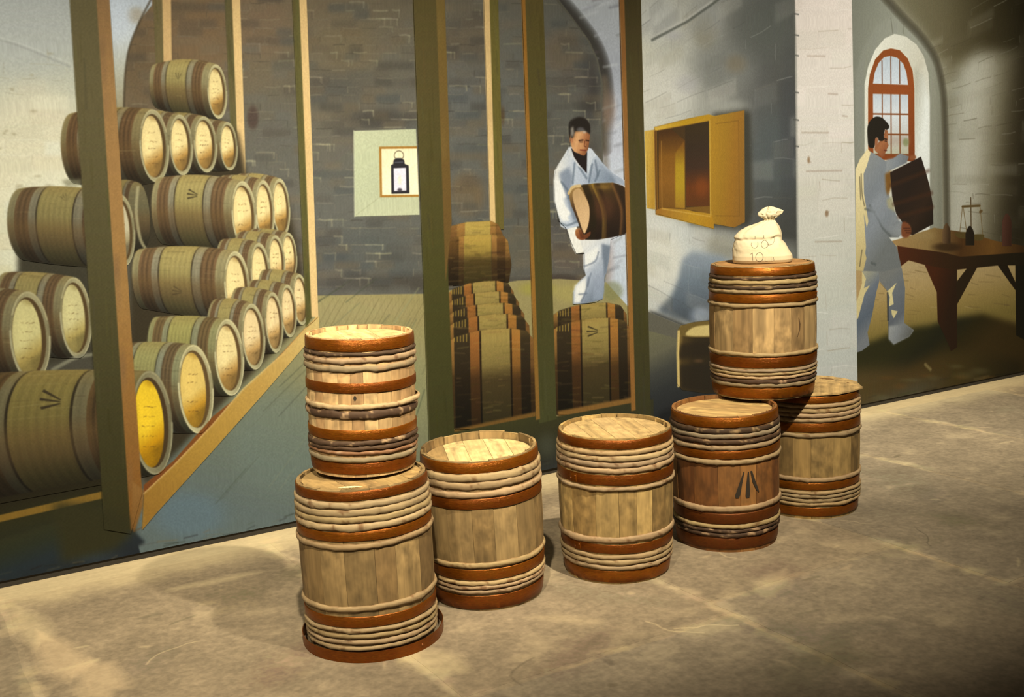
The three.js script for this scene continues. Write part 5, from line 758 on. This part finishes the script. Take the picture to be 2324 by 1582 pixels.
  c.lineWidth = 5; c.beginPath(); c.ellipse(X(bx(990)), Y(bh(885)), 105 / 5170 * PX, 92 / 5170 * PX, 0, -0.5, Math.PI * 0.62); c.stroke();
  c.lineWidth = 6; for (const x of [715, 890]) { c.beginPath(); c.moveTo(X(bx(x)), Y(bh(790))); c.lineTo(X(bx(x)), Y(bh(850))); c.stroke(); }
  const bt = canvasData(c.getImageData(0, 0, 1024, 785).data, 1024, 785);
  const cl = dataTex(128, 128, (x, y) => 0.5 + 0.25 * Math.sin(x * HALF * 32) + 0.25 * Math.sin(y * HALF * 32), false); cl.repeat.set(4, 3);
  const cloth = new THREE.MeshStandardMaterial({ map: bt, roughness: 0.95, bumpMap: cl, bumpScale: 0.0004 }), plainCloth = std(lin(0.6, 0.55, 0.43), 0.95);
  mesh('bag_body', build(0, 13.6, 150), cloth, bag); mesh('bag_mouth', build(13.6, 21, 60), plainCloth, bag);
  const tie = grid(64, 10, (s, q) => { const an = s * HALF, p = q * HALF, a = 0.021 + 0.0016 * Math.cos(p) , b = 0.0175 + 0.0016 * Math.cos(p); return [0.008 + a * Math.sin(an), 0.1702 + 0.0016 * Math.sin(p) + 0.0007 * Math.sin(an * 2), b * Math.cos(an)]; });
  mesh('tie_string', tie, std(lin(0.5, 0.4, 0.26), 0.9), bag);
  const dir = new THREE.Vector3(-E.position.x, 0, -E.position.z).normalize(); stand(bag, E.position.x + 0.02, E.position.y + 0.5198, E.position.z + 0.01);
}
// ---------------------------------------------------------------- lamps on a ceiling track
{
  const track = thing('lamp_track', 'black lamp track under the ceiling, in front of the mural', 'track');
  mesh('rail', inWall(box(-0.8, 6.0, 3.5, 3.54, 3.08, 3.12)), darkPaint, track); for (const u of [-0.6, 2, 4.8]) mesh('hanger', inWall(box(u - 0.01, u + 0.01, 3.54, 3.62, 3.09, 3.11)), darkPaint, track);
  LAMPS.forEach(([u, d, au, av, ad, I, half], i) => {
    const p = at(u, LAMP_H, d), q = at(au, av, ad), dir = q.clone().sub(p).normalize();
    const lamp = thing('track_lamp', ['first', 'second', 'third', 'fourth'][i] + ' black track lamp from the left, hanging from the ceiling track', 'lamp'); lamp.position.copy(p); lamp.quaternion.setFromUnitVectors(new THREE.Vector3(0, -1, 0), dir);
    mesh('lamp_shade', new THREE.LatheGeometry([[0.012, 0.16], [0.04, 0.15], [0.055, 0.1], [0.06, 0.02], [0.057, 0.02], [0.052, 0.1], [0.036, 0.145], [0.012, 0.15]].map((v) => new THREE.Vector2(v[0], v[1])), 28), darkPaint, lamp);
    mesh('bulb', new THREE.CylinderGeometry(0.045, 0.045, 0.006, 24).translate(0, 0.035, 0), new THREE.MeshStandardMaterial({ color: 0x000000, emissive: LAMP, emissiveIntensity: 8 }), lamp);
    const stem = new THREE.CylinderGeometry(0.008, 0.008, 0.28, 10); const sm = mesh('lamp_stem', stem, darkPaint, lamp); sm.quaternion.copy(lamp.quaternion).invert(); sm.position.copy(new THREE.Vector3(0, 0.26, 0).sub(new THREE.Vector3(0, 0, 0)).applyQuaternion(sm.quaternion)).add(new THREE.Vector3(0, 0.0, 0));
    const L = new THREE.SpotLight(LAMP, I, 0, half, 1, 2); L.position.copy(p).addScaledVector(dir, 0.0); L.target.position.copy(q); L.castShadow = true; L.shadow.radius = 2; L.shadow.mapSize.set(1024, 1024); scene.add(L, L.target);
  });
}
renderer.render(scene, camera);
